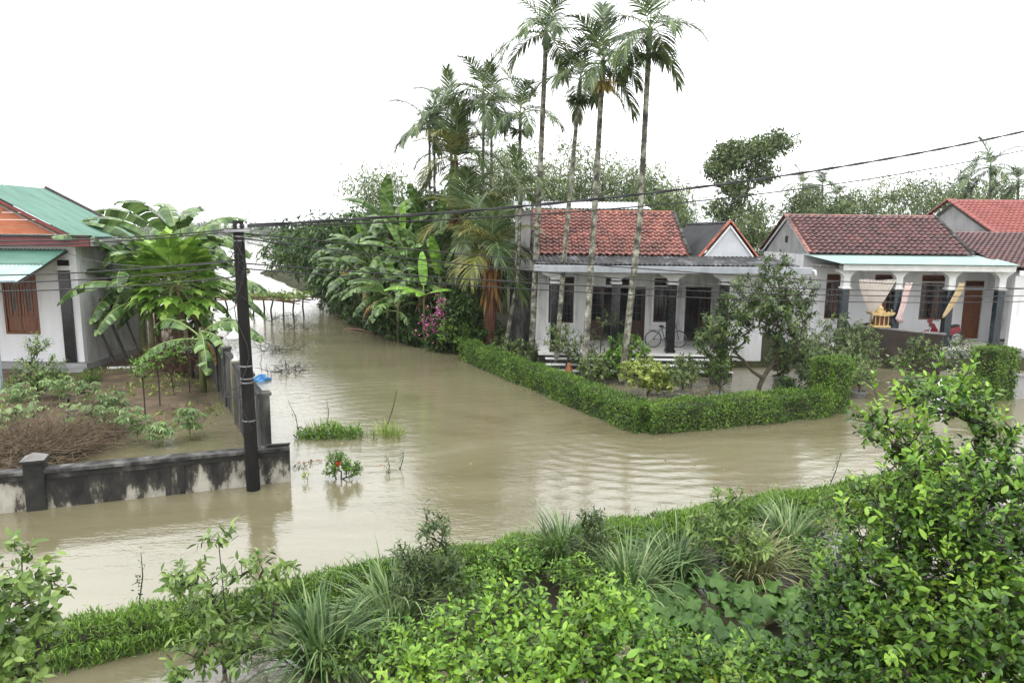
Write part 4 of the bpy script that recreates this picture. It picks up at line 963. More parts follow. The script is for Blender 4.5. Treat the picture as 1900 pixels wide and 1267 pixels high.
# curtains of the maroon-roofed house
def cloth(name, label, rows, y, mat, group, pleats=9, amp=.05):
    """rows: (z, x0, x1) from top to bottom; gathered pleats"""
    vs, fs = [], []; n = pleats * 4
    for z, x0, x1 in rows:
        w = x1 - x0
        for i in range(n + 1):
            u = i / n; vs.append((x0 + w * u, y + amp * math.sin(2 * PI * pleats * u) * (.35 + .65 * min(1, w)), z + .02 * math.sin(9 * u)))
    for j in range(len(rows) - 1):
        for i in range(n): a = j * (n + 1) + i; fs.append((a, a + 1, a + n + 2, a + n + 1))
    me = MB().add(vs, fs).mesh(name, mat, True)
    o = link(name, me, None, off=((rows[0][1] + rows[0][2]) / 2, y, rows[-1][0]))
    s = o.modifiers.new('thick', 'SOLIDIFY'); s.thickness = .006
    return tag(o, label, 'curtain', group)
CG = 'porch curtains of the maroon-roofed house'
cloth('curtain', 'wide cream curtain gathered to a knot above the shrine', [(3.42, 14.2, 15.72), (3.2, 14.22, 15.62), (2.8, 14.36, 15.42), (2.4, 14.56, 15.2), (2.05, 14.72, 15.02), (1.92, 14.80, 14.94), (1.86, 14.78, 14.98), (1.7, 14.76, 15.02)], 28.78, M['curtain'], CG, 11)
cloth('curtain', 'pink and white curtain knotted round the second column', [(3.3, 16.08, 16.38), (3.0, 16.05, 16.30), (2.6, 16.0, 16.22), (2.2, 15.92, 16.15), (1.95, 15.86, 16.06), (1.84, 15.80, 16.12), (1.66, 15.95, 16.16)], 28.74, M['pinkcloth'], CG, 4)
MB().tube([(15.66, 28.78, 1.98), (15.8, 28.73, 1.86), (15.98, 28.72, 1.92)], [.05, .10, .06], 8)
cloth('curtain', 'faded yellow curtain tied slantwise at the third column', [(3.32, 18.28, 18.50), (3.1, 18.22, 18.50), (2.7, 18.05, 18.32), (2.3, 17.88, 18.12), (2.0, 17.76, 17.92), (1.88, 17.74, 17.80)], 28.74, M['yellowcloth'], CG, 4)
t = thing('black_stove', 'black round pot on the ledge at the foot of the rightmost porch column', 'pot', (20.45, 28.45, .56))
bx('stand', M['concrete'], t, 20.1, 20.8, 28.2, 28.6, -.2, .30)
MB().lathe((20.45, 28.4, .30), [(.12, 0), (.26, .08), (.28, .2), (.2, .3), (.12, .33), (.14, .36)], 12).build('bowl', M['black'], t, smooth=True)
# leaning planks by the left house
for i, (a, b, l) in enumerate([((-14.2, 25.6, .1), (-15.28, 25.9, 2.6), 'long grey plank leaning on the side wall of the green-roofed house'), ((-14.5, 25.3, .1), (-15.28, 25.4, 1.9), 'shorter grey plank leaning on the side wall of the green-roofed house'), ((-13.9, 26.0, .12), (-15.28, 26.4, 3.6), 'tallest dark pole leaning on the side wall of the green-roofed house')]):
    o = MB().beam(a, b, .14 if i < 2 else .07, .035).build('leaning_plank', M['oldwood'], None, off=a); tag(o, l, 'plank', 'planks leaning on the left house')
o = MB().tube([(-14.7, 25.0, .16), (-13.3, 25.2, .17)], .05, 8).build('pipe', M['trim'], None, off=(-14, 25.1, .11)); tag(o, 'short white pipe lying on the soil by the left house', 'pipe')
# bamboo trellis standing in the flooded lane
tx = thing('bamboo_trellis', 'low bamboo trellis on stilts standing in the flooded lane', 'trellis', (-14, 41, 0))
rr = random.Random(9)
for (x, y) in [(-15.6, 40.2), (-13.9, 40.3), (-12.5, 40.0), (-15.8, 42.4), (-14.0, 42.6), (-12.6, 42.2), (-14.7, 41.2), (-16.8, 41.0)]:
    MB().tube([(x, y, -.4), (x + rr.uniform(-.1, .1), y, .6), (x + rr.uniform(-.15, .15), y, 1.25)], .05, 6).build('post', M['bark_dark'], tx)
for i in range(18):
    y = 39.9 + i * .16; MB().tube([(-17.2 + rr.uniform(-.6, .6), y, 1.25 + rr.uniform(-.12, .14)), (-14.5, y + rr.uniform(-.2, .2), 1.28 + rr.uniform(-.12, .12)), (-12.4 + rr.uniform(-.9, .7), y, 1.1 + rr.uniform(-.2, .12))], .028, 5).build('pole', M['twig'], tx)
for i in range(9):
    x = -16.8 + i * .56; MB().tube([(x, 39.8, 1.20), (x + .1, 42.8, 1.22)], .03, 5).build('cross_pole', M['twig'], tx)
_n = 900; _P = np.stack([RNG.uniform(-17.2, -12, _n), RNG.uniform(39.8, 42.8, _n), RNG.uniform(1.25, 1.5, _n)], -1)
leaves('vine', _P, rdir(RNG, _n), rdir(RNG, _n, 1.2), RNG.uniform(.12, .25, _n), RNG.uniform(.08, .16, _n), M['weed'], tx, T2)
# blue plastic bag floating at the lane wall
mb = MB(); vs = []; fs = []
for j in range(7):
    for i in range(12):
        a = 2 * PI * i / 12; ph = PI / 2 * j / 6; r = .26 * math.cos(ph) * (1 + .25 * math.sin(3 * a + j)); vs.append((-8.75 + r * 1.2 * math.cos(a), 24.0 + r * math.sin(a), .0 + .16 * math.sin(ph) * (1 + .3 * math.sin(2 * a + 1.3 * j))))
for j in range(6):
    for i in range(12): fs.append((j * 12 + i, j * 12 + (i + 1) % 12, (j + 1) * 12 + (i + 1) % 12, (j + 1) * 12 + i))
o = mb.add(vs, fs).build('plastic_bag', M['blue_plastic'], None, off=(-8.75, 24.0, 0)); tag(o, 'crumpled blue plastic bag floating in the lane near the pole', 'bag')

# ---------------------------------------------------------------- plants: growth helpers
def grow(trunk, tips, r_tip=.006, power=2.3, sag=.12, rng=None, sides=5):
    """branches from a trunk polyline to every tip; returns (V, F) of tapered tubes"""
    rng = rng or np.random.default_rng(1)
    nodes = [V3(*p) for p in trunk]; par = [-1] + list(range(len(trunk) - 1))
    order = np.argsort(np.linalg.norm(np.asarray(tips) - nodes[0], axis=1))
    for k in order:
        t = np.asarray(tips[k]); A = np.array(nodes)
        dist = np.linalg.norm(A - t, axis=1); cost = dist + 1.6 * np.maximum(0, A[:, 2] - t[2] + .25 * dist)
        i = int(np.argmin(cost)); a = A[i]; L = np.linalg.norm(t - a)
        if L < 1e-3: continue
        m1 = a * .67 + t * .33 + rng.normal(size=3) * L * .05 + V3(0, 0, -sag * L * .3); m2 = a * .33 + t * .67 + rng.normal(size=3) * L * .05
        n = len(nodes); nodes += [m1, m2, t]; par += [i, n, n + 1]
    R = np.zeros(len(nodes)); cnt = np.zeros(len(nodes)); ch = [[] for _ in nodes]
    for i, p in enumerate(par):
        if p >= 0: ch[p].append(i)
    for i in range(len(nodes) - 1, -1, -1):
        R[i] = (sum(R[c] ** power for c in ch[i]) or r_tip ** power) ** (1 / power)
    segs = [(nodes[p], nodes[i], min(R[p], R[i] * 1.6), R[i]) for i, p in enumerate(par) if p >= 0]
    P0 = np.array([s[0] for s in segs]); P1 = np.array([s[1] for s in segs]); r0 = np.array([s[2] for s in segs]); r1 = np.array([s[3] for s in segs])
    D = nrm(P1 - P0); U = np.cross(D, np.where(np.abs(D[:, 2:3]) < .9, V3(0, 0, 1), V3(1, 0, 0))); U = nrm(U); W = np.cross(D, U)
    a = 2 * PI * np.arange(sides) / sides
    ringv = np.cos(a)[None, :, None] * U[:, None] + np.sin(a)[None, :, None] * W[:, None]
    V = np.concatenate([P0[:, None] + ringv * r0[:, None, None], P1[:, None] + ringv * r1[:, None, None]], 1).reshape(-1, 3)
    k = np.arange(sides); q = np.stack([k, (k + 1) % sides, sides + (k + 1) % sides, sides + k], -1)
    F = (q[None] + (np.arange(len(segs)) * 2 * sides)[:, None, None]).reshape(-1, 4)
    return V, F
def ell_tips(rng, blobs, n, shell=.55):
    """points in a list of ellipsoids (cx,cy,cz,rx,ry,rz), biased towards the outside"""
    vol = np.array([b[3] * b[4] * b[5] for b in blobs]) ** .67; pick = rng.choice(len(blobs), n, p=vol / vol.sum())
    B = np.array(blobs)[pick]; d = nrm(rng.normal(size=(n, 3))); r = shell + (1 - shell) * rng.random((n, 1)) ** .6; r = np.where(rng.random((n, 1)) < .25, rng.random((n, 1)), r)
    return B[:, :3] + d * r * B[:, 3:], d
def shoots(rng, tips, out, per, slen, L, wr, up=.5, T=T4, droop=.25, spread=.9):
    """leafy shoots: leaves set spirally along a short twig at each tip"""
    n = len(tips); ax = nrm(out * .7 + rng.normal(size=(n, 3)) * .45 + V3(0, 0, up))
    t = np.tile(np.linspace(0.05, 1, per), n); A = np.repeat(ax, per, 0); P = np.repeat(tips, per, 0) + A * (t * slen)[:, None] - A * slen * .5
    ph = np.tile(np.arange(per) * 2.4, n) + np.repeat(rng.uniform(0, 6.28, n), per)
    U = nrm(np.cross(A, V3(.3, .2, 1.0))); W = np.cross(A, U); side = U * np.cos(ph)[:, None] + W * np.sin(ph)[:, None]
    D = nrm(side * spread + A * .75 + V3(0, 0, -droop) + rng.normal(size=P.shape) * .2)
    Nn = nrm(A * .8 + V3(0, 0, .9) + rng.normal(size=P.shape) * .35)
    Ls = L * rng.uniform(.45, 1.25, len(P)) * (1.0 - .25 * t); 
    return leafgeo(P, D, Nn, Ls, Ls * wr * rng.uniform(.85, 1.15, len(P)), T)
def cloud(rng, tips, per, rad, L, wr, up=.8, T=T2, droop=0.0):
    """loose leaves round each tip"""
    n = len(tips) * per; o_ = nrm(rng.normal(size=(n, 3))) * (rng.random((n, 1)) ** .45); P = np.repeat(tips, per, 0) + o_ * rad * V3(1, 1, .75)
    D = rdir(rng, n) * .7 + o_ * .8 + V3(0, 0, -droop); Nn = rdir(rng, n, up); Ls = L * rng.uniform(.6, 1.2, n)
    return leafgeo(P, D, Nn, Ls, Ls * wr, T)
def plant(name, label, cat, base, blobs, ntips, mat, leaf, wr, seed, trunk=None, mode='shoots', per=7, slen=.18, up=.5, bark='bark', T=T4, r_tip=.006, group=None, droop=.25, rad=.3, shell=.55, power=2.3):
    rng = np.random.default_rng(seed); t = thing(name, label, cat, base, group)
    tips, out = ell_tips(rng, blobs, ntips, shell)
    tips = np.maximum(tips, V3(-1e9, -1e9, base[2] + .05))
    if trunk is None:
        top = np.mean([b[:3] for b in blobs], 0); b = V3(*base); trunk = [b + V3(0, 0, -.25), b * .55 + top * .45 + rng.normal(size=3) * .03, b * .2 + top * .8]
    V, F = grow(trunk, tips, r_tip, power, rng=rng)
    link('trunk', np_mesh('trunk', V, F, M[bark], True), t)
    if mode == 'shoots': V, F = shoots(rng, tips, out, per, slen, leaf, wr, up, T, droop)
    else: V, F = cloud(rng, tips, per, rad, leaf, wr, up, T, droop)
    link('crown', np_mesh('crown', V, F, M[mat]), t)
    return t

# ---- hedges: leaves over every face, round an added dark core that blocks light
def hedge(name, label, path, width, z0, z1, mat, n_m2, leaf, wr, seed, ends=True, T=T2, rough=.06, group=None, droop=.0, core='bark_dark', updir=.3):
    rng = np.random.default_rng(seed); t = thing(name, label, 'hedge', (path[0][0], path[0][1], 0), group)
    parts = []; core_mb = MB(); h = z1 - z0
    for a, b in zip(path, path[1:]):
        a, b = V3(*a), V3(*b); L = np.linalg.norm(b - a); d = (b - a) / L; s = V3(-d[1], d[0])
        faces = [(L * width, 'top'), (L * h, 'l'), (L * h, 'r')] + ([(width * h, 'e0'), (width * h, 'e1')] if ends else [])
        for area, which in faces:
            n = int(area * n_m2)
            u = rng.random(n); v = rng.random(n)
            if which == 'top': along_, side_, z = u * L, (v - .5) * width, np.full(n, z1); nn = np.tile(V3(0, 0, 1), (n, 1))
            elif which in 'lr':
                sg = 1 if which == 'l' else -1; along_, side_, z = u * L, np.full(n, sg * width / 2), z0 + v * h; nn = np.tile(np.append(s * sg, .25), (n, 1))
            else:
                sg = -1 if which == 'e0' else 1; along_, side_, z = np.full(n, 0.0 if sg < 0 else L), (u - .5) * width, z0 + v * h; nn = np.tile(np.append(d * sg, .25), (n, 1))
            P = np.stack([a[0] + d[0] * along_ + s[0] * side_, a[1] + d[1] * along_ + s[1] * side_, z], -1)
            bulge = (vnoise(P[:, 0] + P[:, 2], P[:, 1], .55, seed) - .5) * 2 * rough + (vnoise(P[:, 0] * 2, P[:, 1] * 2 + P[:, 2] * 3, .5, seed + 1) - .5) * rough
            # round the shoulders
            edge = np.clip((np.abs(side_) / (width / 2) - .6) / .4, 0, 1) * np.clip((z - z1 + .35 * h) / (.35 * h), 0, 1)
            P[:, 2] -= edge * .06; P += nn * (bulge - .10 * rng.random(n) ** 1.5 + (rng.random(n) < .05) * rng.uniform(0, .14, n))[:, None]
            D = nrm(rng.normal(size=(n, 3)) * .8 + nn * .55 + V3(0, 0, updir if which == 'top' else -droop)); Nn = nrm(nn + rng.normal(size=(n, 3)) * .55 + V3(0, 0, .3))
            Ls = leaf * rng.uniform(.6, 1.3, n); parts.append(leafgeo(P, D, Nn, Ls, Ls * wr, T))
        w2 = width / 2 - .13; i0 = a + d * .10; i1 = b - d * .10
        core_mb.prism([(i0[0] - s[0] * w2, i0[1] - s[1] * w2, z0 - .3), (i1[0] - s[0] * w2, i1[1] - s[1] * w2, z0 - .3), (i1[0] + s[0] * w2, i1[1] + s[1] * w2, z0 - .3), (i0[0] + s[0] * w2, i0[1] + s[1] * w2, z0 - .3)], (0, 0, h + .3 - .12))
    V, F = join(parts)
    link('foliage', np_mesh('foliage', V, F, M[mat]), t)
    core_mb.build('light_block_core', M[core], t)
    return t
hedge('garden_hedge', 'clipped green hedge turning the corner in front of the tiled house', [(-1.9, 28.5), (3.55, 17.98), (9.2, 20.05)], .72, 0, .78, 'hedge', 1400, .058, .5, 11, rough=.075, droop=.2)
hedge('clipped_shrub', 'square clipped shrub at the gate end of the garden hedge', [(9.15, 20.35), (9.95, 20.65)], .82, 0, 1.62, 'hedge', 1300, .062, .5, 12, group='clipped gate shrubs', rough=.07)
hedge('clipped_shrub', 'square clipped shrub across the gate beside the grey gate wall', [(15.2, 22.2), (16.15, 22.55)], .95, 0, 1.72, 'hedge', 1100, .066, .5, 13, group='clipped gate shrubs')
hedge('garden_hedge', 'short hedge behind the lime tree top near the second gate shrub', [(12.4, 21.2), (15.3, 22.2)], .6, 0, .75, 'hedge', 1000, .066, .5, 14)

# ---- areca palms
def frond_mesh(name, L, el, curve, seed, nl=26, leaf=.62, wid=.05, droop=.55, mat='palm', fold=.35):
    """arched pinnate frond from the origin along +x; el = start elevation (deg), curve = bend (deg)"""
    rng = np.random.default_rng(seed); n = 24; e = math.radians(el); pts = [V3(0, 0, 0)]; tg = []
    for i in range(n):
        a = e - math.radians(curve) * (i / n) ** 1.25; d = V3(math.cos(a), 0, math.sin(a)); tg.append(d); pts.append(pts[-1] + d * L / n)
    tg.append(tg[-1]); vs, fs = [], []
    def at_(t): k = min(n - 1, int(t * n)); f = t * n - k; return pts[k] * (1 - f) + pts[k + 1] * f, tg[k]
    for s in (-1, 1):
        for i in range(nl):
            t = .14 + .86 * (i + rng.uniform(-.3, .3)) / nl; t = min(max(t, .05), 1); p, d = at_(t); sd = V3(0, s, 0); up = np.cross(d, V3(0, 1, 0)); up = up if up[2] > 0 else -up
            l = leaf * (math.sin(PI * (.16 + .74 * t)) ** .7) * rng.uniform(.85, 1.1)
            dr = nrm(sd * (1.0 - .55 * t) + d * (.45 + .7 * t) + up * fold * rng.uniform(.3, 1.2))
            q = p.copy(); w0 = wid * rng.uniform(.8, 1.2); prev = None; segs = 3; nn = nrm(np.cross(dr, np.cross(up, dr)))
            wv = nrm(np.cross(dr, nn))
            for j in range(segs + 1):
                u = j / segs; w = w0 * (.55 if j == 0 else (1 - u) ** .6 + .12) / 2
                cur = (len(vs), len(vs) + 1); vs += [q + wv * w, q - wv * w]
                if prev: fs.append((prev[0], prev[1], cur[1], cur[0]))
                prev = cur; dr = nrm(dr + V3(0, 0, -droop * rng.uniform(.7, 1.3) * (u + .25))); q = q + dr * l / segs
    me = np_mesh(name, np.array(vs), np.array(fs), M[mat])
    b = MB().tube(pts, [.022 * (1 - .8 * i / n) for i in range(n + 1)], 4); 
    V = np.array(b.v); F = np.array([f for f in b.f if len(f) == 4])
    me2 = np_mesh(name + '_rib', V, F, M['midrib'])
    return me, me2
FR = {}
for k, (el, cv, dr) in enumerate([(78, 40, .25), (62, 75, .4), (45, 95, .5), (25, 95, .55), (5, 85, .6), (-20, 60, .6)]):
    for v in range(2): FR[(k, v)] = frond_mesh('frond', 2.05, el, cv, 100 + k * 7 + v, droop=dr, nl=28, leaf=.78, wid=.056)
def ringed_trunk(path, r0, r1):
    pts = [V3(*p) for p in path]; L = [0]
    for a, b in zip(pts, pts[1:]): L.append(L[-1] + np.linalg.norm(b - a))
    n = int(L[-1] / .16); mb = MB(); P, R_ = [], []
    for i in range(n + 1):
        s = L[-1] * i / n; k = max(j for j in range(len(L) - 1) if L[j] <= s + 1e-9); f = (s - L[k]) / (L[k + 1] - L[k])
        p = pts[k] * (1 - f) + pts[k + 1] * f; r = r0 + (r1 - r0) * i / n
        P += [p, p + V3(0, 0, .012)]; R_ += [r * 1.10, r * .98]
    return mb.tube(P, R_, 9)
def areca(label, base, mid, top, r, seed, nf=9, sc=1.0, flower=None, group='slender areca palms', dead=False, name='areca_palm', bottoms=(4, 5)):
    rng = random.Random(seed); t = thing(name, label, 'palm tree', base, group); off = OFF[t.name]
    ringed_trunk([(base[0], base[1], -.3), base, mid, top], r * 1.15, r * .78).build('trunk', M['areca_trunk'], t, smooth=True)
    hd = nrm(V3(*top) - V3(*mid)); tp = V3(*top); tip = tp + hd * .75 * sc
    MB().tube([tp, tp + hd * .15 * sc, tp + hd * .5 * sc, tip], [r * .8, r * 1.05, r * .85, r * .35], 9).build('crownshaft', M['shaft'], t, smooth=True)
    a0 = rng.uniform(0, 6.28)
    ks = [0, 1] + [1, 2, 3, 3, 4, 3, 4, 4, 5, 5, 2, 5][:nf - 2]
    for i, k in enumerate(ks):
        az = a0 + i * 2.4 + rng.uniform(-.25, .25); me, rib = FR[(k, rng.randrange(2))]; s = sc * rng.uniform(.88, 1.1)
        Mx = Matrix.Translation(tip - off - hd * (.06 * k) * sc) @ Matrix.Rotation(az, 4, 'Z') @ Matrix.Scale(s, 4)
        f = inst('frond', me, t, Mx); inst('rachis', rib, f, Matrix.Identity(4))
    if flower:
        n = 240; rg = np.random.default_rng(seed); az = rg.uniform(0, 6.28, n); P = np.tile(tp + V3(0, 0, -.02), (n, 1)) + np.stack([np.cos(az), np.sin(az), rg.uniform(-.3, .1, n)], -1) * (r * 1.2)
        D = np.stack([np.cos(az) * .7, np.sin(az) * .7, rg.uniform(-1.2, .25, n)], -1); leaves('flower_spray', P, D, rdir(rg, n), rg.uniform(.3, .62, n) * sc, np.full(n, .035), M[flower], t, T2)
    return t
areca('tallest areca palm rising past the left porch column, crown cut by the top edge', (.77, 27.6, 0), (1.0, 27.6, 7.0), (1.14, 27.6, 11.9), .11, 1, 11, 1.15)
areca('areca palm with a brown fruit spray, second from the left of the four tall ones', (1.64, 25.9, 0), (1.96, 25.9, 5.42), (2.28, 25.9, 9.95), .085, 2, 9, 1.0, 'darkleaf')
areca('areca palm with a yellow flower spray below its crown', (2.58, 24.5, 0), (2.78, 24.5, 5.42), (2.92, 24.5, 10.22), .105, 3, 11, 1.02, 'areca_flower')
areca('rightmost of the four tall areca palms, trunk crossing the red tiled roof', (3.84, 23.9, 0), (4.26, 23.9, 5.79), (4.34, 23.9, 10.99), .105, 4, 11, 1.15, 'darkleaf')
G2 = 'slender areca palms'
areca('leftmost slim areca palm above the banana grove', (-4.72, 40, .1), (-4.71, 40, 5.46), (-4.68, 40, 10.11), .085, 21, 10, 1.2)
areca('areca palm close beside the leftmost one above the banana grove', (-4.45, 41, .1), (-4.55, 41, 5.47), (-4.52, 41, 10.06), .085, 22, 8, 1.1)
areca('areca palm with the highest crown behind the dark trunked palm', (-1.55, 36, .1), (-1.54, 36, 5.46), (-1.53, 36, 11.25), .08, 23, 11, 1.25)
areca('areca palm whose trunk runs close beside the highest grove palm', (-1.05, 37, .1), (-1.13, 37, 5.48), (-1.16, 37, 10.63), .08, 24, 8, 1.15)
areca('dark areca palm just left of the tallest porch palm', (.2, 33, .1), (0.29, 33, 5.46), (0.27, 33, 9.82), .085, 25, 10, 1.15, 'darkleaf')
areca('areca palm rising out of the broad drooping palm crown', (-3.2, 39, .1), (-3.38, 39, 5.47), (-3.37, 39, 10.68), .08, 26, 9, 1.15)
# thin young palm trunk by the left corner of the tiled house
areca('slim pale palm trunk just outside the left corner of the tiled house', (-.35, 28.4, .1), (0.19, 28.4, 3.27), (0.29, 28.4, 6.27), .075, 27, 7, .9)
# broad palms with fibrous red trunks
FR2 = {}
for k, (el, cv) in enumerate([(80, 50), (62, 90), (40, 110), (15, 95), (-25, 50)]):
    FR2[k] = frond_mesh('broad_frond', 2.2, el, cv, 300 + k, nl=36, leaf=.95, wid=.05, droop=.45, mat='palm_yellow' if k in (1, 3) else 'palm')
def broad_palm(label, base, top, r, seed, sc, nf=16):
    rng = random.Random(seed); t = thing('broad_palm', label, 'palm tree', base, 'broad palms in the grove'); off = OFF[t.name]
    b, tp = V3(*base), V3(*top)
    MB().tube([b + V3(0, 0, -.2), b * .6 + tp * .4, b * .2 + tp * .8, tp], [r, r * 1.05, r * 1.25, r * .7], 10).build('trunk', M['redtrunk'], t, smooth=True)
    n = 160; rg = np.random.default_rng(seed); az = rg.uniform(0, 6.28, n); u = rg.uniform(.55, 1.0, n)
    P = b + (tp - b) * u[:, None] + np.stack([np.cos(az), np.sin(az), 0 * az], -1) * r * 1.1
    leaves('hanging_sheath', P, np.stack([np.cos(az) * .25, np.sin(az) * .25, -np.ones(n)], -1), rdir(rg, n), rg.uniform(.4, 1.0, n), np.full(n, .07), M['banana_dead'], t, T2)
    for i in range(nf):
        k = min(4, int(5 * i / nf)); me, rib = FR2[k]; Mx = Matrix.Translation(tp - off) @ Matrix.Rotation(i * 2.4 + rng.uniform(-.3, .3), 4, 'Z') @ Matrix.Scale(sc * rng.uniform(.85, 1.1), 4)
        f = inst('frond', me, t, Mx); inst('rachis', rib, f, Matrix.Identity(4))
broad_palm('squat palm with thick red-brown trunk beside the tiled house', (-.95, 29.3, .1), (-0.89, 29.3, 4.32), .26, 41, 1.15, 20)
broad_palm('tall broad palm with drooping fronds in the middle of the grove', (-3.1, 37, .1), (-3.01, 37, 8.74), .22, 42, 1.35, 18)
broad_palm('lower broad palm with feathery fronds between banana leaves', (-2.6, 34, .1), (-2.33, 34, 5.7), .2, 43, 1.2, 16)
# ---- banana plants: every leaf is a part
def banana_leaf(name, L, W, el, curve, seed, mat, tear=.5, roll=.0):
    rng = np.random.default_rng(seed); n = 22; e = math.radians(el); p = V3(0, 0, 0); pts = [p]; tg = []
    for i in range(n):
        a = e - math.radians(curve) * (i / n) ** 1.5; d = V3(math.cos(a), 0, math.sin(a)); tg.append(d); p = p + d * L / n; pts.append(p)
    vs, fs = [], []; up0 = None
    for s in (-1, 1):
        i0 = 4; cur_droop = rng.uniform(.05, .3); piece = 0
        for i in range(i0, n):
            u0, u1 = (i - i0) / (n - i0), (i + 1 - i0) / (n - i0)
            wf = lambda u: W / 2 * (math.sin(PI * min(1, .10 + u * .88)) ** .55)
            if rng.random() < tear * .55: cur_droop = rng.uniform(0, .85) * tear + .08; piece += 1; gap = .12
            else: gap = 0.0
            for (ua, ub, ia, ib, g) in ((u0, u1, i, i + 1, gap),):
                d = tg[i]; up = np.cross(d, V3(0, -1, 0)); up = up if up[2] >= 0 else -up; row = []
                for ii, uu in ((ia, ua), (ib, ub)):
                    c = pts[ii]; sh = d * (g * L / n if ii == ia else 0); w = wf(uu)
                    k = V3(0, s, 0) * math.cos(cur_droop) - up * math.sin(cur_droop) + d * .22
                    k2 = V3(0, s, 0) * math.cos(cur_droop * 1.9 + .15) - up * math.sin(cur_droop * 1.9 + .15) + d * .3
                    lift = up * .05 * W
                    row += [c + sh, c + sh + k * w * .5 + lift, c + sh + k * w * .5 + lift + k2 * w * .5]
                b = len(vs); vs += row; fs += [(b, b + 1, b + 4, b + 3), (b + 1, b + 2, b + 5, b + 4)]
    me = np_mesh(name, np.array(vs), np.array(fs), M[mat])
    b = MB().tube(pts, [.030 * (1 - .75 * i / n) for i in range(n + 1)], 5); V = np.array(b.v); F = np.array([f for f in b.f if len(f) == 4])
    rib = np_mesh('midrib', V, F, M['midrib'])
    return me, rib
BL = {'up': [banana_leaf('leaf', 2.3, .62, 80, 35, 201 + i, 'banana', .35) for i in range(2)], 'mid': [banana_leaf('leaf', 2.6, .72, 60, 85, 211 + i, 'banana', .6) for i in range(3)],
      'low': [banana_leaf('leaf', 2.6, .70, 35, 105, 221 + i, 'banana', .8) for i in range(3)], 'hang': [banana_leaf('leaf', 2.3, .62, 5, 85, 231 + i, 'banana', .9) for i in range(2)],
      'young': [banana_leaf('leaf', 1.9, .44, 82, 22, 241 + i, 'banana_young', .1) for i in range(2)], 'flat': [banana_leaf('leaf', 1.7, .46, 28, 60, 261 + i, 'banana_young', .15) for i in range(2)],
      'dead': [banana_leaf('leaf', 1.6, .34, -15, 70, 251 + i, 'banana_dead', 1.0) for i in range(2)]}
def banana(label, base, h, seed, recipe, sc=1.0, group='banana plants', az0=None, r=.11, lean=(0, 0)):
    rng = random.Random(seed); t = thing('banana_plant', label, 'banana plant', base, group); off = OFF[t.name]
    b = V3(*base); tp = b + V3(lean[0], lean[1], h)
    MB().tube([b + V3(0, 0, -.3), b * .5 + tp * .5, tp, tp + V3(0, 0, .25)], [r, r * .85, r * .6, r * .3], 9).build('stem', M['bananastem'], t, smooth=True)
    a = az0 if az0 is not None else rng.uniform(0, 6.28)
    for i, k in enumerate(recipe):
        if isinstance(k, tuple): k, azd = k; az = math.radians(azd)
        else: az = a + i * 2.4 + rng.uniform(-.3, .3)
        me, rib = rng.choice(BL[k]); s = sc * rng.uniform(.85, 1.15)
        Mx = Matrix.Translation(tp - off + V3(0, 0, .12 - .04 * i)) @ Matrix.Rotation(az, 4, 'Z') @ Matrix.Rotation(rng.uniform(-.35, .35), 4, 'X') @ Matrix.Scale(s, 4)
        f = inst('leaf', me, t, Mx); inst('midrib', rib, f, Matrix.Identity(4))
    return t
full = ['young', 'up', 'mid', 'mid', 'mid', 'low', 'low', 'low', 'hang', 'hang', 'dead']
# the grove on the far side of the lane
grove = [(-6.6, 37.5, 5.2, 1.35, 'tall banana plant with tattered leaves at the top left of the grove'), (-8.4, 39.5, 3.6, 1.2, 'banana plant at the left tip of the grove over the water'), (-7.2, 36.6, 3.2, 1.2, 'banana plant with arched leaves above the water edge'),
         (-5.6, 36.2, 4.3, 1.25, 'banana plant with a pale upright new leaf high in the grove'), (-5.0, 34.2, 3.1, 1.15, 'banana plant in the dark middle of the grove'), (-6.2, 35.0, 2.2, 1.1, 'lower banana plant drooping towards the lane water'),
         (-4.2, 35.6, 3.8, 1.2, 'banana plant in front of the drooping broad palm'), (-9.6, 42.5, 3.0, 1.2, 'banana plant furthest along the lane bank'), (-7.6, 41.0, 4.4, 1.25, 'banana plant behind the left tip of the grove'), (-3.4, 33.0, 2.6, 1.05, 'banana plant left of the squat red-trunked palm'),
         (-4.6, 37.8, 5.0, 1.2, 'banana plant under the leftmost palm crowns'), (-8.9, 40.6, 2.0, 1.0, 'small banana plant drooping at the lane bank')]
grove += [(-5.9, 38.6, 4.6, 1.2, 'banana plant deep in the grove under the palms'), (-7.9, 37.2, 2.4, 1.1, 'banana plant drooping low at the left tip of the grove'), (-4.4, 33.2, 2.2, 1.0, 'banana plant just behind the bright young one'), (-10.6, 44.6, 3.4, 1.2, 'banana plant on the bank behind the trellis'), (-5.4, 32.9, 1.5, .95, 'low banana plant drooping onto the water'), (-3.6, 36.8, 4.6, 1.15, 'banana plant left of the broad palms')]
for i, (x, y, h, s, l) in enumerate(grove): banana(l, (x, y, .1), h, 500 + i, full if i % 2 else full[1:], s, 'banana plants of the grove')
banana('young bright banana plant with four big leaves at the water edge', (-3.95, 31.2, .1), 2.25, 560, [('young', 100), ('flat', 195), ('flat', 235), ('flat', 20), ('flat', 265)], 1.0, None, r=.08)
banana('banana plant with a long brown dead leaf hanging over the lane', (-6.0, 33.6, .1), 1.9, 561, [('mid', 160), ('low', 200), ('dead', 215), ('dead', 190), ('hang', 250), ('mid', 60)], 1.05, None)
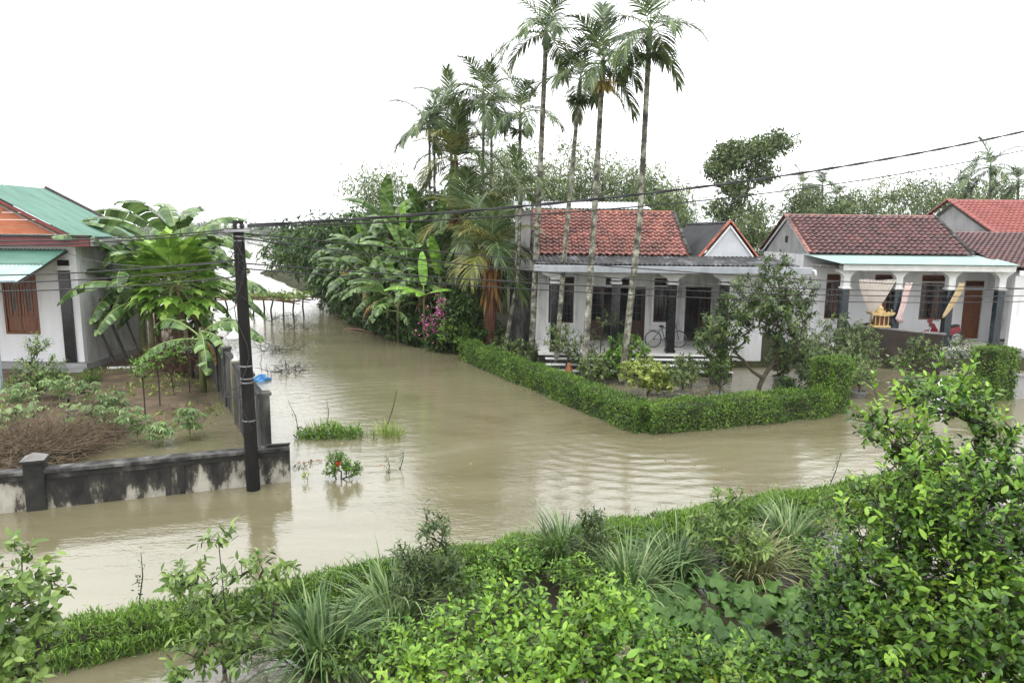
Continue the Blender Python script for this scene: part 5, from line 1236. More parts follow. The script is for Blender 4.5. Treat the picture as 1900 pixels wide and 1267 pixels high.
# understorey of the bank
def bushes(name, spots, mat, leaf, wr, seed, group, labels, cat='shrub', n=70, per=14, mode='shoots', **kw):
    for i, ((x, y, z, rx, rz), l) in enumerate(zip(spots, labels)):
        plant(name, l, cat, (x, y, .0), [(x, y, z, rx, rx * .85, rz)], n, mat, leaf, wr, seed + i, mode=mode, per=per, slen=.3, r_tip=.008, group=group, **kw)
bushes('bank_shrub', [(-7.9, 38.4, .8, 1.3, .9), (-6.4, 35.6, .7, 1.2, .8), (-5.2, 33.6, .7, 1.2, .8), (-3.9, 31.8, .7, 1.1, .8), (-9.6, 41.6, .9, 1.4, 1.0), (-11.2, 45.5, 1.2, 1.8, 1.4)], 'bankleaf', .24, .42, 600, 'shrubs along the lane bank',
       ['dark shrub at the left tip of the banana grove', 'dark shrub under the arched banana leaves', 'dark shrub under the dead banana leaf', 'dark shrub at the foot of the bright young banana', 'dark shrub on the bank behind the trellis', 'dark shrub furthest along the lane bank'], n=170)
plant('flowering_shrub', 'shrub with hanging pink flowers beside the bright young banana', 'shrub', (-3.0, 30.8, 0), [(-3.1, 30.6, 1.3, .8, .7, .9), (-3.4, 30.3, .7, .6, .6, .5)], 80, 'bankleaf', .16, .5, 620, per=10, slen=.25)
_rg = np.random.default_rng(5); _n = 340
_P = np.concatenate([_rg.normal(size=(200, 3)) * V3(.14, .18, .42) + V3(-3.05, 29.85, 1.75), _rg.normal(size=(140, 3)) * V3(.28, .2, .26) + V3(-3.55, 29.95, 1.15)])
leaves('pink_blossom', _P, rdir(_rg, _n), rdir(_rg, _n), _rg.uniform(.06, .11, _n), _rg.uniform(.05, .09, _n), M['flower_pink'], bpy.data.objects['flowering_shrub'], T2)
plant('leafy_shrub', 'broad green shrub at the left end of the clipped garden hedge', 'shrub', (-1.9, 29.9, 0), [(-2.1, 29.9, 1.5, 1.1, .8, 1.1), (-1.3, 29.7, .9, .9, .7, .8), (-1.9, 29.4, 2.4, .8, .6, .7)], 300, 'bankleaf', .24, .42, 621, per=11, slen=.34, droop=.5)
plant('leafy_shrub', 'fresh green fern-like shrub between the pink flowers and the hedge', 'shrub', (-2.5, 29.6, 0), [(-2.5, 29.5, 1.0, .7, .5, .6)], 70, 'greenleaf', .17, .35, 622, per=10, slen=.3, droop=.4)
plant('vine_tangle', 'dark vine tangle on the wall of the grove behind the squat palm', 'vine', (-2.2, 31.6, 0), [(-2.2, 31.8, 2.6, 1.2, .8, 1.4), (-3.4, 32.6, 3.2, 1.2, .8, 1.2)], 130, 'bankleaf', .2, .5, 623, per=10, slen=.3)
o = MB().tube([(-9.0, 37.2, -.02), (-8.0, 36.3, .08), (-7.2, 35.6, .02)], [.07, .06, .04], 6).build('floating_log', M['twig'], None, off=(-8, 36.4, 0), smooth=True); tag(o, 'thin pale log lying at the water edge under the bananas', 'log')
BK = [((-8.07, 42, 3.86), 2.6, 2.2, 'dark tree mass behind the left banana plants'), ((-4.97, 43, 5.16), 2.8, 2.6, 'dark tree mass behind the middle of the grove'), ((-1.89, 40, 4.59), 2.2, 2.2, 'dark tree mass behind the squat red-trunked palm'), ((-5.3, 38, 1.39), 2.4, 1.6, 'dark low tree mass at the foot of the grove'), ((-10.18, 44, 2.1), 2.2, 1.8, 'dark tree mass over the lane bank')]
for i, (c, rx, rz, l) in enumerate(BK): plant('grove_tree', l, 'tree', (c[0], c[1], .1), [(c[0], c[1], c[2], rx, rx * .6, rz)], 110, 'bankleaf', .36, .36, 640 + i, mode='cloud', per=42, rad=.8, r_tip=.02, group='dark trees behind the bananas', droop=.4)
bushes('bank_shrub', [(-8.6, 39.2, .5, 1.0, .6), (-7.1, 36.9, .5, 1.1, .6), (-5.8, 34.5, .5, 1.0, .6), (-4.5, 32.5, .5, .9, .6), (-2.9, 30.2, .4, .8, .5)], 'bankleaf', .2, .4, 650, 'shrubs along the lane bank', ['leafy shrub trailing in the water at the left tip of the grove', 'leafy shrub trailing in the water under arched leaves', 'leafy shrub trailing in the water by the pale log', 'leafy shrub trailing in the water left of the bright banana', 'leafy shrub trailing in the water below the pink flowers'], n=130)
# overhanging bamboo further down the lane
def bamboo(label, base, culms, mat, seed, leaf=.34, n_per=26, group='bamboo clumps', name='bamboo_clump', wr=.16, per=11, rad=.65, r=.04, droop=.6):
    """culms: list of (top point, arch); leaves hang from the upper two thirds"""
    rng = np.random.default_rng(seed); t = thing(name, label, 'bamboo', base, group); b = V3(*base); P = []; mb = MB()
    for top, arch in culms:
        tp = V3(*top); q0 = b + rng.normal(size=3) * V3(.35, .35, 0); pts = []
        for i in range(9):
            u = i / 8; p = q0 * (1 - u) + tp * u; p[2] = q0[2] + (tp[2] - q0[2]) * (1 - (1 - u) ** 1.6); p[:2] = q0[:2] + (tp[:2] - q0[:2]) * u ** 1.8; pts.append(p)
        pts.append(pts[-1] + (tp - pts[-2]) * .5 + V3(0, 0, -arch))
        mb.tube(pts, [r * (1 - .85 * i / 9) for i in range(10)], 5)
        for k in range(n_per):
            u = 9 * (.28 + .72 * rng.random()); i = min(8, int(u)); P.append(pts[i] * (1 - u + i) + pts[i + 1] * (u - i) + rng.normal(size=3) * rad * .55)
    mb.build('culms', M['midrib'], t, smooth=True)
    V, F = cloud(rng, np.array(P), per, rad, leaf, wr, .6, T2, droop)
    link('crown', np_mesh('crown', V, F, M[mat]), t)
def fan(c, w, h, n, seed, depth=2.0):
    rng = np.random.default_rng(seed); return [((c[0] + w * rng.uniform(-1, 1), c[1] + depth * rng.uniform(-1, 1), c[2] + h * rng.uniform(-1, .6)), rng.uniform(.2, .8)) for _ in range(n)]
bamboo('bamboo leaning over the lane water beyond the trellis', (-13.2, 57, 0), fan((-16.6, 56, 4.3), 2.0, 1.1, 14, 1), 'bankleaf', 701, .55, 60, wr=.26, rad=1.0, per=18)
bamboo('low bamboo dipping into the water at the far bend of the lane', (-11.8, 52, 0), fan((-13.6, 51.5, 3.9), 2.0, 1.2, 14, 2), 'bankleaf', 702, .55, 60, wr=.26, rad=1.0, per=18)
bamboo('bamboo behind the left tip of the banana grove', (-9.5, 48, .1), fan((-10.5, 48, 4.6), 2.6, 1.6, 16, 3), 'bankleaf', 703, .55, 60, wr=.26, rad=1.0, per=18)
# feathery bamboo behind the tiled house
BAM = [((4.88, 46, 9.42), 2.4, 1.5, 'feathery bamboo showing between the two middle tall palms'), ((7.3, 47, 8.78), 1.9, 1.5, 'feathery bamboo left of the rightmost tall palm'), ((8.69, 44, 7.53), 1.5, .9, 'low bamboo right of the rightmost tall palm above the red roof'),
       ((2.26, 45, 8.58), 1.9, 1.4, 'bamboo behind the tallest palm trunk'), ((-0.6, 43, 9.34), 1.8, 1.6, 'bamboo behind the dark areca palm of the grove'), ((-8.58, 46, 8.2), 1.7, 1.3, 'bamboo showing above the left banana leaves'), ((10.79, 48, 6.94), 1.2, .5, 'bamboo tips at the right end of the red roof ridge')]
for i, (c, w, h, l) in enumerate(BAM): bamboo(l, (c[0], c[1] + 1, .1), fan(c, w, h, 15, 30 + i), 'bamboo', 720 + i, .42, 34, wr=.16, rad=.8, per=12)
# tall flat-topped tree and the trees behind the right-hand houses
tb = [(*(18.82, 58, 11.49), 2.6, 2.0, 1.0), (*(17, 58, 10.76), 1.5, 1.4, 1.1), (*(21.1, 58, 12.44), 1.6, 1.3, .8), (*(17.84, 58, 9.07), 1.3, 1.2, 1.0), (*(17.2, 58, 7.34), 1.3, 1.2, 1.0), (*(18.99, 58, 6.72), 1.6, 1.3, 1.4), (*(19.86, 58, 10.15), 1.2, 1.0, .7)]
plant('tall_tree', 'tall flat-topped tree standing between the two tiled roofs', 'tree', (19.3, 58, 0), tb, 190, 'fartree', .34, .4, 801, trunk=[(19.0, 58, -.3), (18.9, 58, 4), (18.55, 58, 6.71), (19.21, 58, 10.14)], mode='cloud', per=60, rad=.75, r_tip=.02)
TR = ['small tree at the left end of the maroon roof ridge', 'rounded tree behind the middle of the maroon ridge', 'taller tree behind the maroon ridge', 'hazy tree left of the pinkish red gable', 'tree behind the pinkish red gable peak', 'tree at the far right behind the pinkish red roof', 'low bush tops just above the maroon ridge', 'tree filling the gap between the two tiled roofs']
TR2 = [((25.13, 62, 8.16), 1.6, 1.2), ((31.73, 66, 8.25), 2.2, 1.3), ((37.81, 72, 9.26), 2.6, 1.8), ((43.85, 76, 10.2), 2.8, 1.9), ((43.57, 70, 9.52), 2.4, 1.7), ((51.11, 74, 9.5), 3.0, 1.5), ((25.98, 58, 7.13), 1.6, .7), ((16.94, 50, 5.32), 1.5, 1.6)]
for i, ((c, rx, rz), tr) in enumerate(zip(TR2, TR)):
    plant('background_tree', tr, 'tree', (c[0], c[1], .1), [(c[0], c[1], c[2], rx, rx * .8, rz), (c[0] + rx * .6, c[1], c[2] - rz * .7, rx * .8, rx * .7, rz), (c[0] - rx * .7, c[1], c[2] - rz * .8, rx * .8, rx * .7, rz)], 80, 'bamboo' if i % 3 else 'fartree', .44, .24, 820 + i, mode='cloud', per=30, rad=.9, r_tip=.02, group='trees behind the right-hand houses', droop=.4)
areca('leftmost small palm above the maroon roof ridge', (28.2, 70, .1), (28.59, 70, 5.52), (28.3, 70, 9.42), .11, 61, 10, 1.05, group='far palms')
areca('second small palm above the maroon roof ridge', (30.1, 70, .1), (30.51, 70, 5.54), (30.21, 70, 9.28), .11, 62, 10, 1.05, group='far palms')
areca('third small palm above the maroon roof ridge', (31.4, 66, .1), (30.06, 66, 5.53), (29.86, 66, 8.09), .11, 63, 10, .95, group='far palms')
areca('tall palm at the right edge above the pinkish red roof', (39.4, 60, .1), (40.26, 60, 5.63), (39.81, 60, 10.3), .12, 64, 12, 1.2, group='far palms')
areca('palm below and right of the tall one at the right edge', (42.2, 60, .1), (42.62, 60, 5.66), (42.25, 60, 9.13), .12, 65, 12, 1.2, group='far palms')
areca('short palm left of the tall one above the pinkish red gable', (37.6, 60, .1), (38.44, 60, 5.62), (38.1, 60, 9.09), .12, 66, 10, 1.05, group='far palms')
# ---- garden in front of the tiled house
plant('garden_tree', 'spreading many-stemmed tree in front of the white wing wall', 'tree', (8.0, 22.2, 0), [(*(7.69, 22.2, 3.09), 1.1, .9, .75), (*(6.88, 22.2, 2.3), .9, .8, .6), (*(8.66, 22.2, 2.67), .9, .8, .8), (*(6.51, 22, 1.72), .7, .6, .4), (*(8.31, 22.2, 4.12), .55, .5, .5), (*(9.07, 22.4, 1.68), .7, .7, .6), (*(5.98, 22, 1.97), .35, .3, .25), (*(9.04, 22.2, 3.36), .6, .5, .6)], 620, 'treeleaf', .19, .38, 901,
      trunk=[(8.0, 22.2, -.3), (8.0, 22.2, .12), (8.03, 22.2, .35)], per=13, slen=.34, bark='bark', r_tip=.006, power=2.1)
plant('yellow_shrub', 'yellow-green bush inside the hedge corner at the foot of the palms', 'shrub', (4.4, 22.4, 0), [(4.35, 22.2, .75, .85, .6, .5), (4.9, 22.2, .55, .6, .5, .4)], 230, 'yellowleaf', .14, .5, 902, per=11, slen=.22)
plant('green_bush', 'fresh green bush in front of the porch steps', 'shrub', (4.1, 24.6, 0), [(4.1, 24.5, 1.05, .85, .6, .65), (3.5, 24.4, .6, .6, .5, .5)], 230, 'greenleaf', .14, .55, 903, per=11, slen=.22)
plant('porch_shrub', 'thin shrub before the left porch column', 'shrub', (1.9, 25.4, 0), [(1.9, 25.3, 1.35, .75, .5, .55), (2.5, 25.3, .8, .5, .4, .4)], 130, 'treeleaf', .15, .42, 904, per=10, slen=.26)
plant('flowering_bonsai', 'small sparse tree with reddish leaves before the porch door', 'shrub', (3.1, 25.2, 0), [(3.55, 25.2, 2.15, .55, .4, .38), (3.0, 25.2, 1.3, .4, .4, .4)], 46, 'darkleaf', .12, .45, 905, per=7, slen=.2)
plant('porch_shrub', 'dark leafy shrub before the middle of the porch steps', 'shrub', (2.9, 24.0, 0), [(2.9, 23.9, .6, .6, .45, .45)], 130, 'treeleaf', .15, .45, 906, per=8, slen=.18)
plant('hedge_shrub', 'small mixed shrub at the left foot of the porch', 'shrub', (.3, 26.9, 0), [(.3, 26.8, .6, .8, .5, .5), (-.4, 27.6, .6, .7, .5, .5)], 170, 'treeleaf', .15, .45, 907, per=8, slen=.18)
def potted(label, x, y, z, blobs, mat, seed, r=.26, h=.26, pot='pot_grey', n=80, leaf=.13):
    t = plant('potted_shrub', label, 'potted plant', (x, y, z), blobs, n, mat, leaf, .45, seed, trunk=[(x, y, z + h * .6), (x + .03, y, z + h + .15), (x - .02, y, z + h + .4)], per=10, slen=.22, group='potted shrubs in the flooded garden')
    MB().lathe((x, y, z), [(r * .62, 0), (r * .75, .02), (r * .95, h * .8), (r * 1.08, h * .82), (r * 1.08, h), (r * .9, h), (r * .85, h * .85), (.01, h * .84)], 14).build('pot', M[pot], t, smooth=False)
    return t
potted('potted shrub right of the yellow-green bush', 5.45, 21.9, -.05, [(5.45, 21.9, .75, .5, .4, .35)], 'treeleaf', 921)
potted('potted bonsai with dense round crown left of the spreading tree', 6.65, 21.9, -.05, [(6.6, 21.9, 1.2, .55, .45, .45), (6.7, 21.9, .7, .35, .35, .3)], 'darkleaf', 922, n=90)
potted('dark dense potted bush at the foot of the spreading tree', 8.75, 21.7, -.05, [(8.75, 21.7, .45, .45, .4, .32)], 'bankleaf', 923, n=110)
potted('potted shrub behind the clipped gate shrub', 10.6, 22.9, -.05, [(10.6, 22.9, 1.0, .6, .5, .45)], 'treeleaf', 924)
potted('potted shrub in the gateway nearest the clipped shrub', 11.3, 22.3, -.05, [(11.3, 22.3, .75, .55, .45, .35)], 'treeleaf', 925)
potted('bushy potted shrub before the dark parapet wall', 12.3, 24.3, -.05, [(12.3, 24.2, .95, .8, .6, .6)], 'treeleaf', 926, n=130, leaf=.12)
potted('yellowish potted shrub in front of the parapet end', 14.2, 24.4, -.05, [(14.2, 24.3, .85, .85, .6, .5), (14.4, 24.3, 1.35, .5, .4, .35)], 'mango', 927, n=140, leaf=.12)
potted('leafy potted shrub left of the far clipped shrub', 16.2, 25.0, -.05, [(16.2, 24.9, .95, .95, .7, .7)], 'treeleaf', 928, n=150, leaf=.12)
potted('small potted shrub between the yellow-green bush and the steps', 6.0, 23.6, -.05, [(6.0, 23.6, .7, .5, .4, .4)], 'treeleaf', 932)
potted('potted shrub beside the white wing wall', 9.6, 24.6, -.05, [(9.6, 24.6, .8, .6, .45, .5)], 'darkleaf', 933, n=110)
potted('broad potted shrub between the spreading tree and the clipped gate shrub', 9.9, 22.6, -.05, [(9.9, 22.6, .7, .6, .45, .4)], 'treeleaf', 934, n=110)
potted('low potted shrub left of the spreading tree by the steps', 7.2, 24.2, -.05, [(7.2, 24.2, .6, .55, .45, .35)], 'greenleaf', 935, n=90)
plant('garden_shrub', 'tall dark shrub hiding the left end of the parapet wall', 'shrub', (12.4, 26.0, 0), [(12.3, 25.8, 1.5, 1.1, .7, .8), (11.2, 25.4, 1.0, .9, .7, .7), (13.2, 26.3, 1.2, .7, .6, .7)], 330, 'treeleaf', .16, .42, 930, per=12, slen=.28)
plant('garden_shrub', 'low yellowish shrub between the two clipped gate shrubs', 'shrub', (11.2, 23.4, 0), [(11.2, 23.2, .75, .9, .6, .5), (10.3, 23.4, .9, .6, .5, .6)], 240, 'mango', .14, .40, 931, per=11, slen=.2)
o = MB().lathe((2.05, 24.6, 0), [(.13, -.2), (.15, .1), (.12, .42), (.05, .52), (.05, .6), (.0, .62)], 10).build('orange_jug', M['orange_cloth'], None, off=(2.05, 24.6, 0), smooth=True); tag(o, 'orange plastic container standing by the porch steps', 'container')
# ---- the walled yard on the left
ban2 = ['mid', 'mid', 'mid', 'low', 'low', 'low', 'low', 'hang', 'hang', 'hang']
YB = [(-13.1, 27.0, 2.9, 1.15, 'banana plant behind the papaya tree'), (-13.6, 28.8, 3.3, 1.2, 'banana plant at the back of the walled yard'), (-12.4, 25.9, 1.9, 1.05, 'banana plant overhanging the lane wall'), (-14.5, 30.4, 3.3, 1.2, 'banana plant with leaves over the green roof edge'), (-14.0, 26.3, 2.3, 1.1, 'banana plant whose leaves brush the stained side wall'), (-14.4, 28.2, 2.9, 1.1, 'banana plant nearest the green-roofed house wall'), (-13.0, 25.0, 1.9, 1.0, 'low banana plant left of the dry brush heap'), (-14.2, 31.4, 2.4, 1.05, 'banana plant furthest along inside the lane wall')]
plant('yard_shrub', 'dark shrub mass behind the papaya at the lane wall', 'shrub', (-13.4, 29.0, .1), [(-13.3, 29.0, 1.5, 1.0, .8, 1.2), (-14.3, 30.0, 1.6, .9, .8, 1.2), (-12.6, 27.6, .9, .6, .6, .7)], 150, 'bankleaf', .26, .4, 963, per=12, slen=.35)
for i, (x, y, h, s, l) in enumerate(YB): banana(l, (x, y, .15), h + .75, 540 + i, ban2 + (['dead'] if i in (1, 2) else []), s * 1.2, 'banana plants of the walled yard')
banana('banana plant leaning out over the lane beside the pole', (-12.6, 28.0, .1), 2.5, 549, [('low', 0), ('low', 25), ('low', 335), ('hang', 350), ('hang', 15)], 1.0, 'banana plants of the walled yard', lean=(.5, 0))
banana('small banana plant at the lane wall with leaves drooping behind the lantern', (-9.9, 22.0, .1), 1.75, 548, [('hang', -35), ('hang', -62), ('low', -15), ('low', 70), ('low', 150), ('dead', -25), ('hang', 200)], .95, 'banana plants of the walled yard')
# papaya
def papaya_leaf(name, seed):
    rng = np.random.default_rng(seed); vs, fs = [], []; L = .62
    pts = [V3(L * t, 0, .10 * math.sin(PI * t) - .05 * t) for t in np.linspace(0, 1, 6)]
    hub = pts[-1]
    for a in np.radians([-150, -105, -65, -30, 0, 30, 65, 105, 150]):
        ll = .34 * (1.25 - abs(a) / 4.5) * rng.uniform(.9, 1.1); d = V3(math.cos(a), math.sin(a), 0); s = V3(-math.sin(a), math.cos(a), 0)
        prof = [(.0, .03), (.3, .05), (.42, .13), (.52, .06), (.68, .11), (.78, .04), (1.0, .0)]; prev = None
        for u, w in prof:
            c = hub + d * ll * u + V3(0, 0, -.18 * u * u * ll * 2.2); cur = len(vs); vs += [c + s * w * .8 + V3(0, 0, .015), c, c - s * w * .8 + V3(0, 0, .015)]
            if prev is not None: fs += [(prev, prev + 1, cur + 1, cur), (prev + 1, prev + 2, cur + 2, cur + 1)]
            prev = cur
    me = np_mesh(name, np.array(vs), np.array(fs), M['papaya'])
    b = MB().tube(pts, .012, 4); rib = np_mesh('petiole', np.array(b.v), np.array([f for f in b.f if len(f) == 4]), M['midrib'])
    return me, rib
PL = [papaya_leaf('leaf', i) for i in range(3)]
def papaya(label, base, top, seed, n=26, sc=1.0):
    rng = random.Random(seed); t = thing('papaya_tree', label, 'papaya tree', base); off = OFF[t.name]; b, tp = V3(*base), V3(*top)
    MB().tube([b + V3(0, 0, -.2), b * .6 + tp * .4 + V3(.04, 0, 0), tp], [.085, .07, .05], 9).build('trunk', M['papayastem'], t, smooth=True)
    for i in range(n):
        u = i / n; el = math.radians(68 - 105 * u); me, rib = rng.choice(PL); s = sc * (1.35 - .25 * u) * rng.uniform(.85, 1.1)
        Mx = Matrix.Translation(tp - off + V3(0, 0, -.5 * u)) @ Matrix.Rotation(i * 2.4 + rng.uniform(-.3, .3), 4, 'Z') @ Matrix.Rotation(-el, 4, 'Y') @ Matrix.Scale(s, 4)
        f = inst('leaf', me, t, Mx); inst('petiole', rib, f, Matrix.Identity(4))
papaya('papaya tree with bright lobed leaves in the walled yard', (-11.2, 24.0, .15), (-11.54, 24, 3.59), 31, 60, 1.4)
# cassava and other yard plants
def palmate(rng, tips, L, mat_n=7):
    """hand-shaped leaves drooping from petiole ends"""
    n = len(tips); P, D, Nn, Ls = [], [], [], []
    for tpt in tips:
        ax = rng.uniform(0, 6.28)
        for k in range(mat_n):
            a = ax + (k - mat_n / 2) * .75; P.append(tpt); D.append((math.cos(a), math.sin(a), -.55 + rng.uniform(-.15, .15))); Nn.append((math.cos(a) * .4, math.sin(a) * .4, 1)); Ls.append(L * rng.uniform(.8, 1.1))
    return leafgeo(np.array(P), np.array(D), np.array(Nn), np.array(Ls), np.array(Ls) * .26, T4)
def cassava(label, base, h, r, seed, n=46, L=.17):
    rng = np.random.default_rng(seed); t = thing('cassava_plant', label, 'cassava', base, 'cassava plants in the walled yard'); b = V3(*base)
    tips, out = ell_tips(rng, [(b[0], b[1], b[2] + h * .62, r, r * .8, h * .4)], n, .4)
    V, F = grow([b + V3(0, 0, -.1), b + V3(.02, 0, h * .25), b + V3(0, 0, h * .5)], tips, .004, rng=rng, sides=4); link('stems', np_mesh('stems', V, F, M['midrib'], True), t)
    V, F = palmate(rng, tips, L); link('crown', np_mesh('crown', V, F, M['cassava']), t)
CS = [((-9.13, 16.53, 0.1), .85, .5, 'cassava plant in the middle behind the low wall cap'), ((-8.02, 16.9, 0.1), .75, .42, 'cassava plant behind the low wall nearest the lane wall'), ((-10.17, 17.2, 0.1), .8, .45, 'pale cassava plant beside the dead straw heap'), ((-12.12, 19.44, 0.3), .7, .45, 'cassava plant above the straw heap by the stakes'), ((-13.43, 18.47, 0.3), .8, .6, 'cassava plant at the left edge above the straw heap'), ((-8.44, 16.34, 0.1), .5, .35, 'low cassava plant between two larger ones at the wall')]
CS += [((-12.86, 19.41, 0.3), .8, .5, 'cassava plant behind the black stake'), ((-12.14, 16.44, 0.3), .6, .5, 'cassava plant lowest at the left edge by the straw'), ((-10.69, 18.39, 0.2), .7, .45, 'cassava plant at the left margin of the bare soil')]
for i, (b, h, r, l) in enumerate(CS): cassava(l, b, h, r, 950 + i)
plant('yard_shrub', 'yellow-green shrub in front of the shuttered window', 'shrub', (-13.73, 19.78, 0.2), [(*(-13.93, 20.3, 1.78), .35, .3, .28), (*(-13.93, 20.3, 0.97), .8, .6, .5), (*(-14.32, 20, 0.54), .7, .5, .35), (*(-13.55, 20.3, 0.73), .5, .4, .3)], 230, 'mango', .14, .36, 961, per=10, slen=.24, bark='bark_dark')
plant('yard_shrub', 'small green shrub at the corner of the green-roofed house', 'shrub', (-13.55, 21.96, 0.2), [(*(-14.05, 22.8, 0.28), .4, .35, .3)], 50, 'greenleaf', .13, .3, 962, per=8, slen=.2)
SP = [((-9.96, 18.51, 0.1), 1.35, 'thin sapling at the left of the soil patch'), ((-10.06, 19.51, 0.1), 1.5, 'thin sapling at the middle of the soil patch'), ((-10.35, 21.03, 0.1), 1.3, 'thin sapling nearest the dry brush heap'), ((-10.07, 21.41, 0.1), 1.5, 'leafy sapling in front of the dry brush heap')]
for i, (b, h, l) in enumerate(SP): plant('sapling', l, 'sapling', b, [(b[0], b[1], b[2] + h, .35, .3, .28)], 26, 'greenleaf' if i < 3 else 'cassava', .13, .36, 965 + i, per=8, slen=.2, group='saplings on the yard soil', bark='bark_dark')
_rg = np.random.default_rng(15)
def sticks(name, label, cat, c, r, h, n, mat, seed, L=(.6, 1.3), up=.9, rad=.008, group=None):
    rng = np.random.default_rng(seed); mb = MB()
    for i in range(n):
        p = V3(*c) + rng.normal(size=3) * V3(r * .5, r * .5, 0) + V3(0, 0, abs(rng.normal()) * h * .3); d = nrm(rng.normal(size=3) * V3(1, 1, .5) + V3(0, 0, up)); l = rng.uniform(*L)
        k = rng.normal(size=3) * l * .08; mb.tube([p, p + d * l * .5 + k, p + d * l], [rad, rad * .8, rad * .4], 4, cap=False)
    o = mb.build(name, M[mat], None, off=c); return tag(o, label, cat, group)
sticks('dry_brush', 'tangled heap of dry brown stalks against the lane wall', 'brush', (-11.83, 24.74, 0.1), 1.0, 1.4, 420, 'twig', 1, (.7, 1.5), .9, .010)
sticks('straw_heap', 'flattened heap of dead brown straw behind the low wall', 'straw', (-10.9, 15.19, 0.2), 1.1, .45, 1800, 'straw', 2, (.5, 1.4), .0, .008)
sticks('straw_heap', 'smaller heap of dead straw beside the wall pier', 'straw', (-10.36, 16.29, 0.2), .9, .4, 500, 'straw', 3, (.4, .9), .05, .007)
for i, (a, b, l) in enumerate([((*(-11.92, 18.34, 0.2),), (*(-11.43, 17.6, 0.86),), 'short black stake standing in the straw'), ((*(-11.33, 18.37, 0.2),), (*(-10.91, 17.6, 0.58),), 'short leaning stake beside the black one')]):
    o = MB().tube([a, b], .04, 7).build('stake', M['bark_dark'], None, off=a); tag(o, l, 'stake')
for i, (a, b, l) in enumerate([((-11.18, 17, 0.65), (-10.69, 17.3, 0.66), 'grey board lying across the stakes'), ((-11.01, 16.8, 0.59), (-10.58, 17.2, 0.55), 'second grey board just below the first at the stakes')]):
    o = MB().beam(a, b, .12, .03).build('old_board', M['oldwood'], None, off=a); tag(o, l, 'board')
_rg = np.random.default_rng(19); _n = 2600
_X = _rg.uniform(-15, -7, _n); _Y = _rg.uniform(16.5, 27, _n); _k = (vnoise(_X, _Y, 1.2, 71) > .52) & yard_mask(_X, _Y); _X, _Y = _X[_k], _Y[_k]; _n = len(_X)
o = leaves('yard_weeds', np.stack([_X, _Y, yard_z(_X, _Y) + .01], -1), rdir(_rg, _n, .9), rdir(_rg, _n, .5), _rg.uniform(.08, .22, _n), _rg.uniform(.03, .08, _n), M['weed'], None, T2, 'stuff'); tag(o, 'scattered green weeds sprouting from the yard soil', 'weeds')
# big squash-like leaves over the straw
_rg = np.random.default_rng(8); 
def round_leaf(name, seed, mat, R_=.16, lobes=5, stem=.2):
    rng = np.random.default_rng(seed); n = 20; vs = [(0, 0, 0)]; fs = []
    for i in range(n):
        a = 2 * PI * (i + .5) / n; k = 1 - .55 * math.exp(-((a - PI) / .25) ** 2); r = R_ * k * (1 + .10 * math.cos(lobes * a) + rng.uniform(-.05, .05))
        vs.append((r * .55 * math.cos(a), r * .55 * math.sin(a), .030 + .022 * math.sin(3 * a + seed))); vs.append((r * math.cos(a), r * math.sin(a), -.015 + .05 * math.sin(5 * a + seed) + rng.uniform(-.018, .018)))
    for i in range(n):
        j = (i + 1) % n; fs += [(0, 1 + 2 * i, 1 + 2 * j), (1 + 2 * i, 2 + 2 * i, 2 + 2 * j), (1 + 2 * i, 2 + 2 * j, 1 + 2 * j)]
    return np_mesh(name, np.array(vs, dtype=float), np.array(fs), M[mat], True)
RL = [round_leaf('leaf', i, 'squash') for i in range(4)]; RLc = [round_leaf('leaf', i + 9, 'cassava') for i in range(2)]
vn = thing('yard_vine', 'creeping vine with round pale leaves over the straw heap', 'vine', (-12.21, 17.95, 0.3)); b0 = OFF[vn.name]
for i in range(16):
    p = V3(*(-11.62, 17, 0.7)) + _rg.normal(size=3) * V3(.5, .3, .08); inst('leaf', RLc[i % 2], vn, Matrix.Translation(p - b0) @ Matrix.Rotation(_rg.uniform(0, 6.28), 4, 'Z') @ Matrix.Rotation(_rg.uniform(-.6, .2), 4, 'X') @ Matrix.Scale(_rg.uniform(.8, 1.4), 4))
MB().tube([b0, b0 + V3(.3, .1, .3), b0 + V3(.9, .2, .2)], .01, 4).build('runner', M['midrib'], vn)
# ---- plants standing in the flood
def blades(rng, c, n, r, h, w, lean=.35, droop=.9, segs=5, zmin=None):
    """arching grass blades as narrow strips"""
    az = rng.uniform(0, 2 * PI, n); P = np.tile(V3(*c), (n, 1)) + np.stack([np.cos(az), np.sin(az), 0 * az], -1) * (r * rng.random(n) ** .7)[:, None]
    az2 = az + rng.normal(size=n) * .5; ln = np.abs(rng.normal(size=n)) * lean + .06; D = nrm(np.stack([np.cos(az2) * ln, np.sin(az2) * ln, np.ones(n)], -1)); L = h * rng.uniform(.55, 1.1, n); dr = droop * rng.uniform(.3, 1.4, n)
    S = np.stack([-np.sin(az2), np.cos(az2), 0 * az2], -1); W = w * rng.uniform(.7, 1.3, n); V = []
    H = np.stack([np.cos(az2), np.sin(az2), 0 * az2], -1)
    for j in range(segs + 1):
        u = j / segs; ww = W * (1 - u ** 2.2) * (.5 + .5 * min(1, u * 4)) + .001
        V += [P + S * ww[:, None] / 2, P - S * ww[:, None] / 2]
        D = nrm(D + (H * .55 + V3(0, 0, -1.0)) * (dr * (u + .12) * .62 / segs * 5 * .5)[:, None]); P = P + D * (L / segs)[:, None]
    V = np.stack(V, 1).reshape(-1, 3); k = 2 * (segs + 1); q = np.array([(2 * j, 2 * j + 1, 2 * j + 3, 2 * j + 2) for j in range(segs)])
    return V, (q[None] + (np.arange(n) * k)[:, None, None]).reshape(-1, 4)
